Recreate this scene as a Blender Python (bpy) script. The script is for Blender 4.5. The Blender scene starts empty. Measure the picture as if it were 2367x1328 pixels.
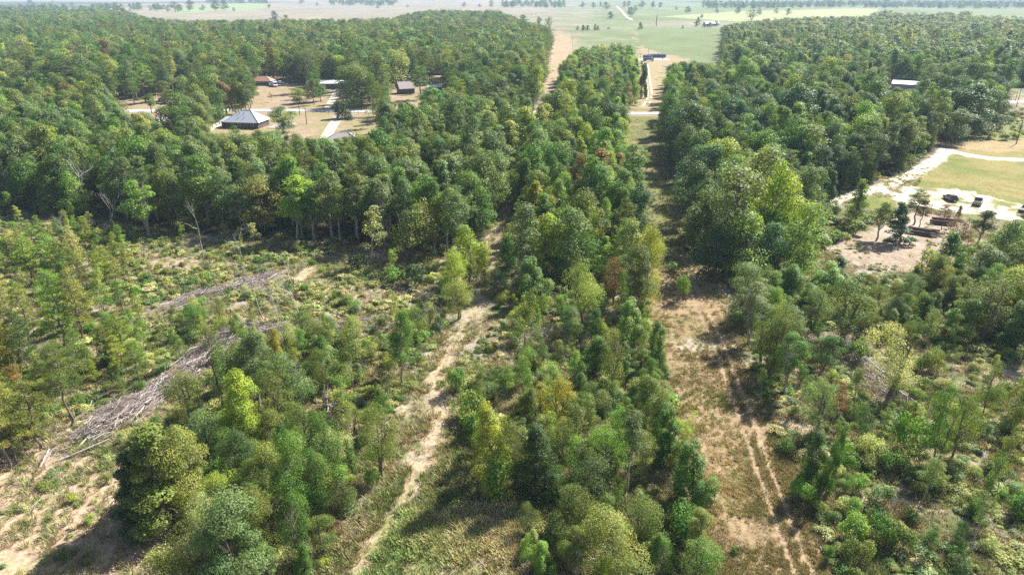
import bpy, math, random
import numpy as np
from mathutils import Vector, geometry

random.seed(7)
RNG = np.random.default_rng(11)
S = bpy.context.scene
COL = S.collection
rad = math.radians

# ------------------------------------------------------------------ camera, sky, sun, exposure
FPX, CX, CY = 1582.0, 1183.5, 664.0
CAM_H = 50.0
TH = rad(23.38)
cs, sn = math.cos(TH), math.sin(TH)
cam_d = bpy.data.cameras.new('camera')
cam = bpy.data.objects.new('camera', cam_d); COL.objects.link(cam)
cam.location = (0, 0, CAM_H); cam.rotation_euler = (rad(90) - TH, 0, 0)
cam_d.sensor_width = 36; cam_d.lens = FPX / 2367 * 36
cam_d.clip_start = 0.5; cam_d.clip_end = 30000
S.camera = cam
SUN_AZ, SUN_EL = rad(47), rad(43)          # azimuth measured to the right of the view direction
W = bpy.data.worlds.new('World'); S.world = W; W.use_nodes = True
nt = W.node_tree
sky = nt.nodes.new('ShaderNodeTexSky'); sky.sky_type = 'NISHITA'; sky.sun_disc = False
sky.sun_elevation = SUN_EL; sky.sun_rotation = SUN_AZ
sky.air_density = 1.0; sky.dust_density = 1.5
bg = nt.nodes['Background']; bg.inputs[1].default_value = 0.06
nt.links.new(sky.outputs[0], bg.inputs[0])
sl = bpy.data.lights.new('sun', 'SUN'); sl.energy = 5.0; sl.angle = rad(0.55); sl.color = (1.0, 0.965, 0.91)
sun = bpy.data.objects.new('sun', sl); COL.objects.link(sun)
sd = Vector((math.sin(SUN_AZ) * math.cos(SUN_EL), math.cos(SUN_AZ) * math.cos(SUN_EL), math.sin(SUN_EL)))
sun.rotation_euler = sd.to_track_quat('Z', 'Y').to_euler(); sun.location = sd * 400
S.view_settings.view_transform = 'Standard'; S.view_settings.look = 'None'
S.view_settings.exposure = 1.36; S.view_settings.gamma = 1.0
S.view_settings.use_curve_mapping = False
S.render.engine = 'CYCLES'
S.cycles.use_denoising = False
S.cycles.max_bounces = 6; S.cycles.diffuse_bounces = 3; S.cycles.transmission_bounces = 4
S.cycles.transparent_max_bounces = 4; S.cycles.volume_bounces = 0
S.cycles.sample_clamp_indirect = 3
S.cycles.caustics_reflective = False; S.cycles.caustics_refractive = False

# ------------------------------------------------------------------ photograph <-> ground helpers
def P(x, y, z):
    x, y, z = np.asarray(x, float), np.asarray(y, float), np.asarray(z, float) - CAM_H
    zc = y * cs - z * sn
    zc = np.where(zc < 0.5, 0.5, zc)
    return CX + FPX * x / zc, CY - FPX * (y * sn + z * cs) / zc, zc
def G(px, py):
    a, u = (px - CX) / FPX, (CY - py) / FPX
    dz = -sn + u * cs
    t = -CAM_H / dz
    return a * t, (cs + u * sn) * t
def height_for(y, top_py):
    u = (CY - top_py) / FPX
    return CAM_H + y * (u * cs - sn) / (cs + u * sn)
def pip(px, py, poly):
    px, py = np.asarray(px, float), np.asarray(py, float)
    ins = np.zeros(px.shape, bool)
    n = len(poly)
    for i in range(n):
        x0, y0 = poly[i]; x1, y1 = poly[(i + 1) % n]
        if y0 == y1: continue
        c = ((y0 > py) != (y1 > py)) & (px < (x1 - x0) * (py - y0) / (y1 - y0) + x0)
        ins ^= c
    return ins
def hash2(ix, iy, seed):
    h = (ix.astype(np.int64) * 374761393 + iy.astype(np.int64) * 668265263 + seed * 1442695041) & 0x7fffffff
    h = ((h ^ (h >> 13)) * 1274126177) & 0x7fffffff
    return ((h ^ (h >> 16)) & 0xffff) / 65535.0
def vnoise(x, y, s, seed=0):
    x, y = np.asarray(x, float) / s, np.asarray(y, float) / s
    ix, iy = np.floor(x), np.floor(y); fx, fy = x - ix, y - iy
    fx, fy = fx * fx * (3 - 2 * fx), fy * fy * (3 - 2 * fy)
    a, b = hash2(ix, iy, seed), hash2(ix + 1, iy, seed)
    c, d = hash2(ix, iy + 1, seed), hash2(ix + 1, iy + 1, seed)
    return (a * (1 - fx) + b * fx) * (1 - fy) + (c * (1 - fx) + d * fx) * fy
def fbm(x, y, s, seed=0, octv=4):
    t, a, n = 0, 0.5, 0
    for k in range(octv):
        t = t + a * vnoise(x, y, s, seed + 17 * k); n += a; a *= 0.55; s *= 0.47
    return t / n
def Z(x, y):
    x, y = np.asarray(x, float), np.asarray(y, float)
    d = np.hypot(x, y)
    far = np.clip((d - 500) / 1500, 0, 1)
    return (fbm(x, y, 60, 3, 2) - 0.5) * 0.9 + far * (fbm(x, y, 520, 5, 2) - 0.5) * 9
def seg_dist(x, y, pts):
    best = np.full(np.shape(x), 1e9)
    for (x0, y0), (x1, y1) in zip(pts[:-1], pts[1:]):
        dx, dy = x1 - x0, y1 - y0
        t = np.clip(((x - x0) * dx + (y - y0) * dy) / (dx * dx + dy * dy + 1e-9), 0, 1)
        best = np.minimum(best, np.hypot(x - x0 - t * dx, y - y0 - t * dy))
    return best
def sm(a, b, v):
    t = np.clip((v - a) / (b - a), 0, 1); return t * t * (3 - 2 * t)

# ------------------------------------------------------------------ object helpers
def mk_mesh(name, V, Q, mats=None, attrs=None, smooth=False, midx=None):
    """V (n,3), Q (m,k) with k=3 or 4, or a list of such arrays"""
    V = np.asarray(V, np.float32)
    Qs = [np.asarray(q, np.int32) for q in (Q if isinstance(Q, list) else [Q]) if len(q)]
    me = bpy.data.meshes.new(name)
    me.vertices.add(len(V)); me.vertices.foreach_set('co', V.ravel())
    nl = sum(q.size for q in Qs); nf = sum(len(q) for q in Qs)
    me.loops.add(nl); me.loops.foreach_set('vertex_index', np.concatenate([q.ravel() for q in Qs]))
    tot = np.concatenate([np.full(len(q), q.shape[1], np.int32) for q in Qs])
    st = np.concatenate([[0], np.cumsum(tot)[:-1]]).astype(np.int32)
    me.polygons.add(nf); me.polygons.foreach_set('loop_start', st)
    if midx is not None: me.polygons.foreach_set('material_index', np.asarray(midx, np.int32))
    me.polygons.foreach_set('use_smooth', np.full(nf, smooth))
    for m in (mats or []): me.materials.append(m)
    for k, a in (attrs or {}).items():
        a = np.asarray(a, np.float32)
        if a.ndim == 1:
            t = me.attributes.new(k, 'FLOAT', 'POINT'); t.data.foreach_set('value', a)
        elif a.shape[1] == 4:
            t = me.attributes.new(k, 'FLOAT_COLOR', 'POINT'); t.data.foreach_set('color', a.ravel())
    me.update(calc_edges=True)
    return me
def link(name, data, parent=None, loc=None, rz=None, color=None):
    o = bpy.data.objects.new(name, data); COL.objects.link(o)
    if parent is not None: o.parent = parent
    if loc is not None: o.location = loc
    if rz is not None: o.rotation_euler = (0, 0, rz)
    if color is not None: o.color = (*color, 1)
    return o
def tag(o, label, cat, group=None):
    o['label'] = label; o['category'] = cat
    if group: o['group'] = group
    return o
class MB:
    """collects boxes, prisms and tubes into one mesh"""
    def __init__(s): s.v = []; s.q = []; s.t = []; s.n = 0
    def add(s, V, Q=(), T=()):
        V = np.asarray(V, float)
        if len(Q): s.q.append(np.asarray(Q, int) + s.n)
        if len(T): s.t.append(np.asarray(T, int) + s.n)
        s.v.append(V); s.n += len(V)
    def box(s, x0, x1, y0, y1, z0, z1, top=1.0):
        mx, my = (x0 + x1) / 2, (y0 + y1) / 2
        b = [(x0, y0, z0), (x1, y0, z0), (x1, y1, z0), (x0, y1, z0)]
        t = [(mx + (x - mx) * top, my + (y - my) * top, z1) for x, y, _ in b]
        s.add(b + t, [(3, 2, 1, 0), (4, 5, 6, 7), (0, 1, 5, 4), (1, 2, 6, 5), (2, 3, 7, 6), (3, 0, 4, 7)])
        return s
    def prism(s, prof, y0, y1, inset=None):
        """profile [(x,z)] extruded along y; inset gives a y inset per profile point"""
        n = len(prof); ins = inset or [0] * n
        V = [(x, y0 + i, z) for (x, z), i in zip(prof, ins)] + [(x, y1 - i, z) for (x, z), i in zip(prof, ins)]
        Q = [(k, (k + 1) % n, n + (k + 1) % n, n + k) for k in range(n)]
        T = []
        for tri in geometry.tessellate_polygon([[Vector((x, z, 0)) for x, z in prof]]):
            T.append(tri); T.append(tuple(n + i for i in reversed(tri)))
        s.add(V, Q, T); return s
    def tube(s, pts, rs, k=5):
        pts = np.asarray(pts, float); V = []; Q = []
        for i, p in enumerate(pts):
            d = pts[min(i + 1, len(pts) - 1)] - pts[max(i - 1, 0)]
            d = d / (np.linalg.norm(d) + 1e-9)
            a = np.cross(d, (0.31, 0.95, 0.05)); a /= np.linalg.norm(a) + 1e-9
            b = np.cross(d, a)
            for j in range(k):
                w = 2 * math.pi * j / k
                V.append(p + rs[i] * (a * math.cos(w) + b * math.sin(w)))
        for i in range(len(pts) - 1):
            for j in range(k):
                Q.append((i * k + j, i * k + (j + 1) % k, (i + 1) * k + (j + 1) % k, (i + 1) * k + j))
        T = []
        for base, rev in ((0, 1), ((len(pts) - 1) * k, 0)):
            for j in range(1, k - 1):
                t = (base, base + j, base + j + 1); T.append(t[::-1] if rev else t)
        s.add(V, Q, T); return s
    def mesh(s, name, mat, smooth=False):
        fs = []
        if s.q: fs.append(np.concatenate(s.q))
        if s.t: fs.append(np.concatenate(s.t))
        return mk_mesh(name, np.concatenate(s.v), fs, [mat] if mat else None, smooth=smooth)
    def build(s, name, mat, parent=None, smooth=False, **kw):
        return link(name, s.mesh(name, mat, smooth), parent, **kw)

# ------------------------------------------------------------------ materials
def new_mat(name):
    m = bpy.data.materials.new(name); m.use_nodes = True
    t = m.node_tree; t.nodes.clear()
    out = t.nodes.new('ShaderNodeOutputMaterial')
    return m, t, out
def N(t, kind, **kw):
    n = t.nodes.new(kind)
    for k, v in kw.items(): setattr(n, k, v)
    return n
def mathn(t, op, a, b=None, clamp=False):
    n = N(t, 'ShaderNodeMath', operation=op, use_clamp=clamp)
    for i, v in enumerate((a, b)):
        if v is None: continue
        if isinstance(v, (int, float)): n.inputs[i].default_value = v
        else: t.links.new(v, n.inputs[i])
    return n.outputs[0]
def mixc(t, fac, a, b, blend='MIX'):
    n = N(t, 'ShaderNodeMix', data_type='RGBA', blend_type=blend)
    for i, v in ((0, fac), (6, a), (7, b)):
        if isinstance(v, (int, float)): n.inputs[i].default_value = v
        elif isinstance(v, tuple): n.inputs[i].default_value = (*v[:3], 1)
        else: t.links.new(v, n.inputs[i])
    return n.outputs[2]
def noise(t, scale, detail=4, rough=0.6, vec=None):
    n = N(t, 'ShaderNodeTexNoise'); n.inputs['Scale'].default_value = scale
    n.inputs['Detail'].default_value = detail; n.inputs['Roughness'].default_value = rough
    if vec is not None: t.links.new(vec, n.inputs['Vector'])
    return n.outputs[0]
def ramp(t, v, lo, hi, o0=0.0, o1=1.0):
    n = N(t, 'ShaderNodeMapRange'); t.links.new(v, n.inputs[0])
    for i, k in enumerate((lo, hi, o0, o1)): n.inputs[i + 1].default_value = k
    return n.outputs[0]
def simple(name, col, rough=0.8, metal=0.0, var=0.15, scale=1.5, spec=0.3, wear=None):
    m, t, out = new_mat(name)
    b = N(t, 'ShaderNodeBsdfPrincipled')
    b.inputs['Roughness'].default_value = rough; b.inputs['Metallic'].default_value = metal
    b.inputs['Specular IOR Level'].default_value = spec
    tc = N(t, 'ShaderNodeTexCoord')
    f = ramp(t, noise(t, scale, 5, 0.65, tc.outputs['Object']), 0.3, 0.7, 1 - var, 1 + var)
    c = mixc(t, 1.0, col, f, 'MULTIPLY')
    if wear:
        w = ramp(t, noise(t, scale * 2.3, 6, 0.7, tc.outputs['Object']), 0.55, 0.68)
        c = mixc(t, mathn(t, 'MULTIPLY', w, 0.6), c, wear)
    t.links.new(c, b.inputs['Base Color']); t.links.new(b.outputs[0], out.inputs[0])
    return m
def leaf_mat(name, trans=0.36, hue=0.04, val=(0.62, 1.38), spec=0.25, rough=0.55, warm=(1.25, 1.25, 0.6)):
    m, t, out = new_mat(name)
    oi = N(t, 'ShaderNodeObjectInfo')
    at = N(t, 'ShaderNodeAttribute', attribute_type='INSTANCER', attribute_name='tint')
    us = N(t, 'ShaderNodeAttribute', attribute_type='INSTANCER', attribute_name='use_tint')
    base = mixc(t, us.outputs['Fac'], oi.outputs['Color'], at.outputs['Color'])
    ge = N(t, 'ShaderNodeNewGeometry')
    bl = N(t, 'ShaderNodeAttribute', attribute_type='GEOMETRY', attribute_name='blob')
    hs = N(t, 'ShaderNodeHueSaturation')
    h = mathn(t, 'ADD', ramp(t, bl.outputs['Fac'], 0, 1, 0.5 - hue * .5, 0.5 + hue * .55),
              ramp(t, ge.outputs['Random Per Island'], 0, 1, -0.012, 0.018))
    t.links.new(h, hs.inputs['Hue'])
    v = mathn(t, 'MULTIPLY', ramp(t, ge.outputs['Random Per Island'], 0, 1, *val), ramp(t, bl.outputs['Fac'], 0, 1, 1.2, 0.82))
    t.links.new(v, hs.inputs['Value']); t.links.new(base, hs.inputs['Color'])
    b = N(t, 'ShaderNodeBsdfPrincipled'); b.inputs['Roughness'].default_value = rough
    b.inputs['Specular IOR Level'].default_value = spec
    t.links.new(hs.outputs[0], b.inputs['Base Color'])
    tr = N(t, 'ShaderNodeBsdfTranslucent')
    t.links.new(mixc(t, 1.0, hs.outputs[0], warm, 'MULTIPLY'), tr.inputs[0])
    mx = N(t, 'ShaderNodeMixShader'); mx.inputs[0].default_value = trans
    t.links.new(b.outputs[0], mx.inputs[1]); t.links.new(tr.outputs[0], mx.inputs[2])
    t.links.new(mx.outputs[0], out.inputs[0])
    return m
M_LEAF = leaf_mat('leaf')
M_NEEDLE = leaf_mat('needle', trans=0.28, hue=0.025, warm=(1.3, 1.2, 0.5))
M_GRASS = leaf_mat('grass_blade', trans=0.30, hue=0.03, spec=0.15, rough=0.7, warm=(1.15, 1.1, 0.8))
M_BARK = simple('bark', (0.17, 0.135, 0.105), 0.9, var=0.35, scale=2.5)
M_PALEBARK = simple('pale_bark', (0.33, 0.30, 0.26), 0.9, var=0.3, scale=2.5)
M_DEAD = simple('weathered_wood', (0.37, 0.335, 0.30), 0.9, var=0.3, scale=1.4)
M_LOG = simple('log_bark', (0.16, 0.12, 0.10), 0.9, var=0.4, scale=2)
M_CUT = simple('cut_wood', (0.42, 0.32, 0.2), 0.85, var=0.2, scale=4)

# ------------------------------------------------------------------ zones, in photograph pixels of the ground
ROW_C = [G(*p) for p in ((1800, 1500), (1790, 1328), (1700, 1060), (1640, 900), (1600, 780), (1570, 650), (1535, 500), (1500, 380), (1487, 290), (1492, 250))]
RUT = [G(*p) for p in ((1905, 1420), (1850, 1300), (1800, 1170), (1755, 1050), (1712, 930), (1690, 870), (1660, 790), (1620, 700), (1590, 640))]
TRACK = [G(*p) for p in ((770, 1420), (840, 1290), (935, 1140), (1000, 1030), (1022, 960), (1005, 880), (1030, 815), (1062, 770), (1100, 690), (1130, 620), (1175, 480), (1225, 335), (1268, 195), (1284, 95))]
ROAD = [(-900, 322), (-400, 319), G(270, 256), G(560, 256), G(840, 257), G(1200, 260), G(1490, 262), G(1900, 250), G(2350, 236), (420, 372), (900, 450)]
DRIVE_A = [G(*p) for p in ((2190, 345), (2170, 366), (2120, 398), (2060, 423), (2000, 442), (1950, 455), (1905, 474))]
DRIVE_B = [G(*p) for p in ((2195, 351), (2240, 360), (2290, 367), (2420, 372), (2560, 372))]
DRIVE_C = [G(*p) for p in ((2030, 432), (2062, 447), (2100, 466), (2160, 478), (2230, 485))]
WELL = [G(*p) for p in ((1492, 245), (1500, 232), (1502, 215), (1498, 180), (1494, 152), (1488, 138))]
FIELDP = [G(*p) for p in ((1462, 47), (1450, 40), (1442, 32), (1436, 24), (1425, 14))]
YARD_DR = [G(*p) for p in ((790, 262), (772, 285), (752, 318), (735, 345))]
YARD_DR2 = [G(*p) for p in ((757, 250), (770, 230), (778, 208), (786, 200))]
LOT = [(2095, 430), (2180, 432), (2260, 442), (2330, 458), (2420, 480), (2420, 520), (2300, 506), (2230, 492), (2160, 478), (2110, 470), (2060, 448)]
LAWN = [(2175, 350), (2230, 325), (2420, 322), (2700, 320), (2700, 520), (2367, 520), (2250, 505), (2150, 480), (2050, 455), (1990, 450), (1960, 480), (2020, 490), (2080, 480)]
REDDIRT = [(1900, 575), (1960, 540), (2010, 530), (2060, 505), (2120, 490), (2190, 500), (2230, 520), (2200, 560), (2150, 600), (2120, 630), (2040, 625), (1960, 600)]
RSCRUB_UP = [(2200, 330), (2330, 255), (2600, 250), (2600, 322), (2367, 322), (2240, 328)]
YARD = [(250, 180), (560, 180), (690, 170), (1030, 175), (1030, 240), (900, 300), (870, 400), (480, 400), (470, 290), (370, 320), (260, 280)]
F_LEFT = [(-1200, 520), (0, 480), (150, 498), (330, 522), (560, 545), (800, 556), (920, 566), (1010, 590), (1075, 625), (1115, 600), (1158, 480), (1208, 335), (1254, 200), (1272, 100), (1281, 70), (1200, 58), (1150, 40), (1010, 30), (950, 48), (640, 72), (440, 66), (330, 56), (270, 38), (0, 32), (-1200, 32)]
F_MID = [(1298, 150), (1370, 135), (1440, 132), (1462, 150), (1470, 205), (1462, 280), (1440, 380), (1480, 500), (1505, 600), (1515, 680), (1330, 690), (1210, 640), (1150, 640), (1192, 480), (1240, 335), (1284, 210)]
F_RIGHT = [(1550, 185), (1640, 160), (1672, 112), (1668, 82), (1720, 66), (1800, 60), (2000, 50), (2200, 52), (2367, 66), (3300, 80), (3300, 210), (2330, 200), (2325, 262), (2215, 305), (2165, 352), (2110, 385), (1995, 430), (1905, 468), (1850, 560), (1780, 640), (1700, 680), (1650, 620), (1610, 500), (1560, 390), (1515, 295), (1530, 225)]
S_LEFT = [(-600, 510), (0, 488), (330, 530), (700, 566), (1000, 596), (1060, 660), (1020, 760), (980, 850), (930, 940), (860, 1100), (700, 1500), (-600, 1500)]
S_MID = [(1150, 665), (1330, 700), (1510, 700), (1545, 800), (1580, 940), (1630, 1120), (1680, 1500), (1215, 1500), (1195, 1150), (1110, 1090), (1055, 960), (1050, 850), (1130, 760)]
S_RIGHT = [(1740, 700), (1850, 640), (1960, 640), (2140, 620), (2367, 600), (2900, 620), (2900, 1600), (2010, 1600), (1920, 1328), (1820, 1060), (1745, 900)]
WINDROWS = [[G(*p) for p in pl] for pl in (((210, 1010), (290, 955), (380, 895), (450, 845), (500, 800), (560, 775), (610, 765)),
            ((400, 712), (440, 690), (520, 672), (600, 645), (630, 632)),
            ((620, 770), (700, 752), (780, 750), (860, 742)),
            ((70, 1090), (120, 1062), (180, 1035), (225, 1008)),
            ((1230, 775), (1300, 772), (1390, 785)),
            ((1930, 780), (1990, 850), (2040, 900), (2100, 930)))]

# images of places that stay open: tall trees may not stand in front of them
KEEP = [
    [(1494, 272), (1512, 272), (1560, 470), (1600, 540), (1640, 640), (1690, 780), (1740, 900), (1860, 1150), (1930, 1328), (1700, 1328), (1640, 1060), (1590, 880), (1545, 770), (1520, 640), (1500, 480), (1465, 395), (1472, 300)],
    [(1484, 118), (1540, 118), (1530, 190), (1512, 238), (1490, 245), (1492, 170)], [(1466, 256), (1508, 256), (1508, 268), (1466, 268)],
    [(1292, 62), (1658, 66), (1660, 138), (1545, 140), (1480, 98), (1400, 98), (1330, 108), (1286, 130)],
    [(300, 30), (430, 24), (950, 10), (1130, 12), (1130, 22), (1000, 16), (900, 40), (640, 42), (420, 44)],
    [(1160, 24), (1700, 20), (1900, 26), (1900, 34), (1740, 45), (1640, 60), (1292, 64), (1210, 44)],
    [(1900, 24), (2010, 26), (2010, 34), (1900, 38)],
    [(500, 262), (640, 258), (660, 262), (740, 250), (850, 250), (868, 285), (830, 308), (760, 318), (640, 300), (500, 306), (484, 296)],
    [(592, 172), (700, 180), (700, 245), (592, 245)], [(738, 186), (800, 186), (800, 250), (738, 250)],
    [(905, 188), (960, 188), (960, 232), (905, 232)], [(985, 182), (1018, 182), (1018, 215), (985, 215)],
    [(268, 212), (395, 222), (395, 258), (280, 258)], [(370, 250), (400, 250), (400, 296), (370, 296)], [(406, 192), (440, 195), (440, 212), (406, 212)],
    [(2190, 332), (2367, 325), (2367, 480), (2290, 500), (2200, 480), (2120, 440), (2060, 455), (2005, 440), (2095, 400), (2168, 352)],
    [(1930, 590), (1975, 555), (2140, 540), (2180, 520), (2150, 560), (2100, 625), (1980, 620)],
    [(2345, 190), (2420, 190), (2420, 330), (2240, 326), (2300, 285)],
    [(2054, 178), (2120, 178), (2120, 197), (2054, 197)], [(2034, 194), (2062, 194), (2062, 204), (2034, 204)],
    [(1095, 690), (1118, 655), (1145, 690), (1120, 760), (1180, 800), (1060, 830), (1058, 960), (1000, 1130), (860, 1328), (790, 1328), (930, 1130), (1000, 960), (990, 830), (1050, 760)],
    [(950, 1185), (1190, 1170), (1195, 1328), (860, 1328)],
    [(1283, 90), (1318, 96), (1292, 150), (1272, 205), (1264, 205), (1276, 140)], [(1168, 440), (1184, 430), (1184, 500), (1168, 510)],
    [(650, 600), (880, 590), (880, 690), (650, 690)], [(330, 560), (650, 575), (650, 700), (330, 660)],
    [(0, 1100), (255, 1030), (255, 1328), (0, 1328)], [(255, 1195), (420, 1195), (420, 1328), (255, 1328)],
    [(200, 1020), (270, 950), (420, 850), (480, 800), (480, 990), (280, 1010)],
]

# ------------------------------------------------------------------ ground
def ground():
    r1 = np.exp(np.arange(math.log(18), math.log(320), 0.0052))
    r2 = np.exp(np.arange(math.log(320), math.log(9500), 0.013))
    r = np.concatenate([[0.5, 8], r1, r2])
    a1 = np.arange(-50, 50.01, 0.25); a2 = np.arange(54, 306, 4.0)
    a = np.radians(np.concatenate([a1, a2]))
    R, A = np.meshgrid(r, a, indexing='ij')
    x, y = R * np.sin(A), R * np.cos(A)
    nr, na = x.shape
    x, y = x.ravel(), y.ravel()
    # broken zone edges: the test point wanders
    k = np.clip(np.hypot(x, y) / 120, 0.6, 5)
    xj = x + (fbm(x, y, 5, 21, 3) - 0.5) * 5 * k; yj = y + (fbm(x, y, 5, 22, 3) - 0.5) * 5 * k
    infront = y > 5
    px, py, zc = P(xj, np.where(infront, yj, 5), 0)
    d = np.hypot(x, y)
    n1, n2, n3, n4 = fbm(x, y, 14, 31), fbm(x, y, 4.5, 32), fbm(x, y, 1.6, 33, 3), fbm(x, y, 40, 34, 3)
    C = np.zeros((len(x), 3)); amp = np.full(len(x), 0.16)
    def c3(r_, g_, b_): return np.array([r_, g_, b_])
    STRAW, WEED, RED = c3(0.36, 0.30, 0.195), c3(0.145, 0.165, 0.065), c3(0.40, 0.27, 0.20)
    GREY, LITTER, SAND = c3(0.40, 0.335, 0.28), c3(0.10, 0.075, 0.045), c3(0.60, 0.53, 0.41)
    def mix(w, col):
        nonlocal C
        C = C * (1 - w[:, None]) + col * w[:, None]
    # scrub by default
    mix(np.ones(len(x)), WEED)
    mix(sm(0.44, 0.60, n2), STRAW); mix(sm(0.56, 0.68, n1) * 0.85, RED)
    mix(sm(0.50, 0.62, fbm(x, y, 3.2, 36, 3)) * 0.75, GREY); mix(sm(0.60, 0.45, n3) * sm(0.5, 0.62, fbm(x, y, 9, 41)) * 0.8, WEED * 0.8)
    # far: pasture
    far = sm(430, 520, d)
    pale, green = c3(0.46, 0.40, 0.29), c3(0.27, 0.34, 0.14)
    g = sm(1220, 1420, px + (n4 - 0.5) * 500) * sm(0.25, 0.6, fbm(x, y, 160, 44) + 0.12)
    fieldc = pale * (1 - g[:, None]) + green * g[:, None]
    fieldc = fieldc * .66 * (0.80 + 0.40 * fbm(x, np.asarray(y) * 0.35, 60, 45))[:, None]
    C = C * (1 - far[:, None]) + fieldc * far[:, None]
    fieldc = fieldc * (.84 + .32 * fbm(x, y * .5, 14, 46, 3))[:, None]; C = np.where((far > .99)[:, None], fieldc, C)
    # far distance: alternating pale strips and dark woods
    strip = sm(0.46, 0.56, fbm(x * 0.35, y, 900, 47, 2)) * sm(2600, 3200, d)
    mix(strip * 0.9, c3(0.07, 0.085, 0.05))
    for poly in ((430, 18), (300, 26), (560, 10)),:
        pass
    gw = pip(px, py, [(395, 30), (430, 16), (620, 8), (620, 18), (500, 25), (400, 32)]); mix(gw * 0.9, green * 1.05)
    gw = pip(px, py, [(1530, 38), (1700, 26), (2030, 22), (2030, 40), (1700, 50)]); mix(gw * 0.6, c3(0.46, 0.47, 0.22))
    # forest floors
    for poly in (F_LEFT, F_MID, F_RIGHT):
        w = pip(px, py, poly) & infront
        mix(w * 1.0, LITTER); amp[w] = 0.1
    mix((pip(px, py, YARD) & infront) * 1.0, c3(0.34, 0.255, 0.17)); amp[pip(px, py, YARD) & infront] = 0.03
    yg = pip(px, py, YARD) & infront
    mix(yg * sm(0.5, 0.62, n1) * 0.7, c3(0.27, 0.25, 0.10)); mix(yg * sm(0.55, 0.7, n2) * 0.4, c3(0.42, 0.30, 0.22))
    w = pip(px, py, [(1462, 60), (1480, 150), (1470, 270), (1540, 270), (1545, 150), (1600, 140), (1480, 110)]) & infront
    mix(w * 1.0, c3(0.36, 0.28, 0.16))
    w = pip(px, py, [(1286, 70), (1330, 90), (1320, 120), (1280, 210), (1258, 210)]) & infront
    mix(w * 0.8, c3(0.42, 0.31, 0.19))
    # grassy right of way
    rd = seg_dist(x, y, ROW_C) + (n2 - 0.5) * 4
    w = sm(8.0, 6.2, rd) * (d < 330)
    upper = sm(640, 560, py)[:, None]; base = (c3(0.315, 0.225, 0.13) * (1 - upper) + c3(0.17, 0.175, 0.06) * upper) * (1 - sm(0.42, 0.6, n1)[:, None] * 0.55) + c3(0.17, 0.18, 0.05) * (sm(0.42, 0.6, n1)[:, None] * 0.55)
    base = base * (1 - sm(0.5, 0.66, n2)[:, None] * 0.5) + c3(0.35, 0.24, 0.14) * (sm(0.5, 0.66, n2)[:, None] * 0.5)
    C = C * (1 - w[:, None]) + base * w[:, None]
    amp = amp * (1 - 0.5 * w)
    sp = pip(px, py, [(1540, 775), (1590, 772), (1660, 785), (1690, 795), (1640, 806), (1560, 812)]) & infront
    mix(sp * sm(0.4, 0.6, n3) * .7, SAND * 0.75)
    for off in (-0.8, 0.8):
        pts = [(a_ + off, b_) for a_, b_ in RUT]
        rr = seg_dist(x, y, pts) + (n3 - 0.5) * 0.35
        wr = sm(0.55, 0.2, rr) * (0.35 + 0.65 * sm(0.3, 0.6, n1)); mix(wr * 0.5, c3(0.46, 0.34, 0.22)); amp = amp * (1 - wr)
    # dirt clearing, lawn, lot
    w = pip(px, py, RSCRUB_UP) & infront; mix(w * 1.0, c3(0.22, 0.22, 0.09))
    w = pip(px, py, LAWN) & infront
    lawn = c3(0.28, 0.24, 0.085) * (1 - sm(0.4, 0.62, n1)[:, None]) + c3(0.18, 0.20, 0.05) * sm(0.4, 0.62, n1)[:, None]
    C = np.where(w[:, None], lawn, C); amp[w] = 0.03
    w = pip(px, py, [(2230, 326), (2420, 322), (2420, 345), (2330, 350), (2200, 345)]) & infront
    mix(w * 0.7, c3(0.42, 0.30, 0.17))
    w = (pip(px, py, LOT) & infront) * sm(0.40, 0.52, n2 * 0.5 + n3 * 0.3 + n1 * .2); mix(w, SAND * 1.1)
    w = (pip(px, py, REDDIRT) & infront) * 1.0; mix(w * 0.95, c3(0.375, 0.29, 0.215)); amp[w > 0] = 0.16
    mix(w * sm(0.5, 0.62, n1) * 0.6, c3(0.50, 0.41, 0.33))
    for line, wd in ((DRIVE_A, 1.9), (DRIVE_B, 2.4), (DRIVE_C, 2.2)):
        w = sm(wd + 0.7, wd - 0.4, seg_dist(x, y, line) + (n3 - 0.5) * 1.8); mix(w, SAND); amp = amp * (1 - w)
    # track
    td = seg_dist(x, y, TRACK) + (n2 - 0.5) * 3.4 + (n3 - 0.5) * 3.4 + .45
    tn = np.where(py > 645, 1, .22) * (1 - .55 * ((py > 600) & (py < 790))); n5 = fbm(x, y, .8, 37, 3); w = sm(-.05, .22, sm(4.2, .5, td) - n5 * .9) * np.where(py < 215, .8, tn); mix(w * 0.85, c3(0.43, 0.33, 0.205))
    w = sm(-.05, .2, sm(2.6, .3, td) - n5) * sm(0.36, 0.56, n3) * tn; mix(w * 0.9, c3(0.49, 0.385, 0.265))
    rawd = seg_dist(x, y, TRACK); mid = sm(.75, .35, rawd) * sm(1060, 1180, py) * infront; mix(mid * sm(.3, .5, n3) * .85, c3(.22, .22, .08))
    amp = amp * (1 - 0.75 * sm(3.6, 2.0, td))
    w = pip(px, py, [(1040, 800), (1075, 780), (1120, 790), (1190, 800), (1170, 820), (1090, 815)]) & infront; mix(w * sm(0.35, 0.55, n3), SAND * 0.85)
    for wl in WINDROWS:
        wd = sm(4.2, 2.0, seg_dist(x, y, wl) + (n2 - 0.5) * 3); mix(wd * 0.7, c3(0.31, 0.255, 0.21))
    w = pip(px, py, [(-50, 1050), (120, 1040), (260, 1000), (300, 1200), (420, 1210), (330, 1328), (-50, 1500)]) & infront
    mix(w * .8, c3(0.42, 0.34, 0.2)); mix(w * sm(0.38, 0.58, n2) * 0.8, c3(0.52, 0.36, 0.25)); mix(w * sm(0.45, 0.62, n1) * 0.5, STRAW)
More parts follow.
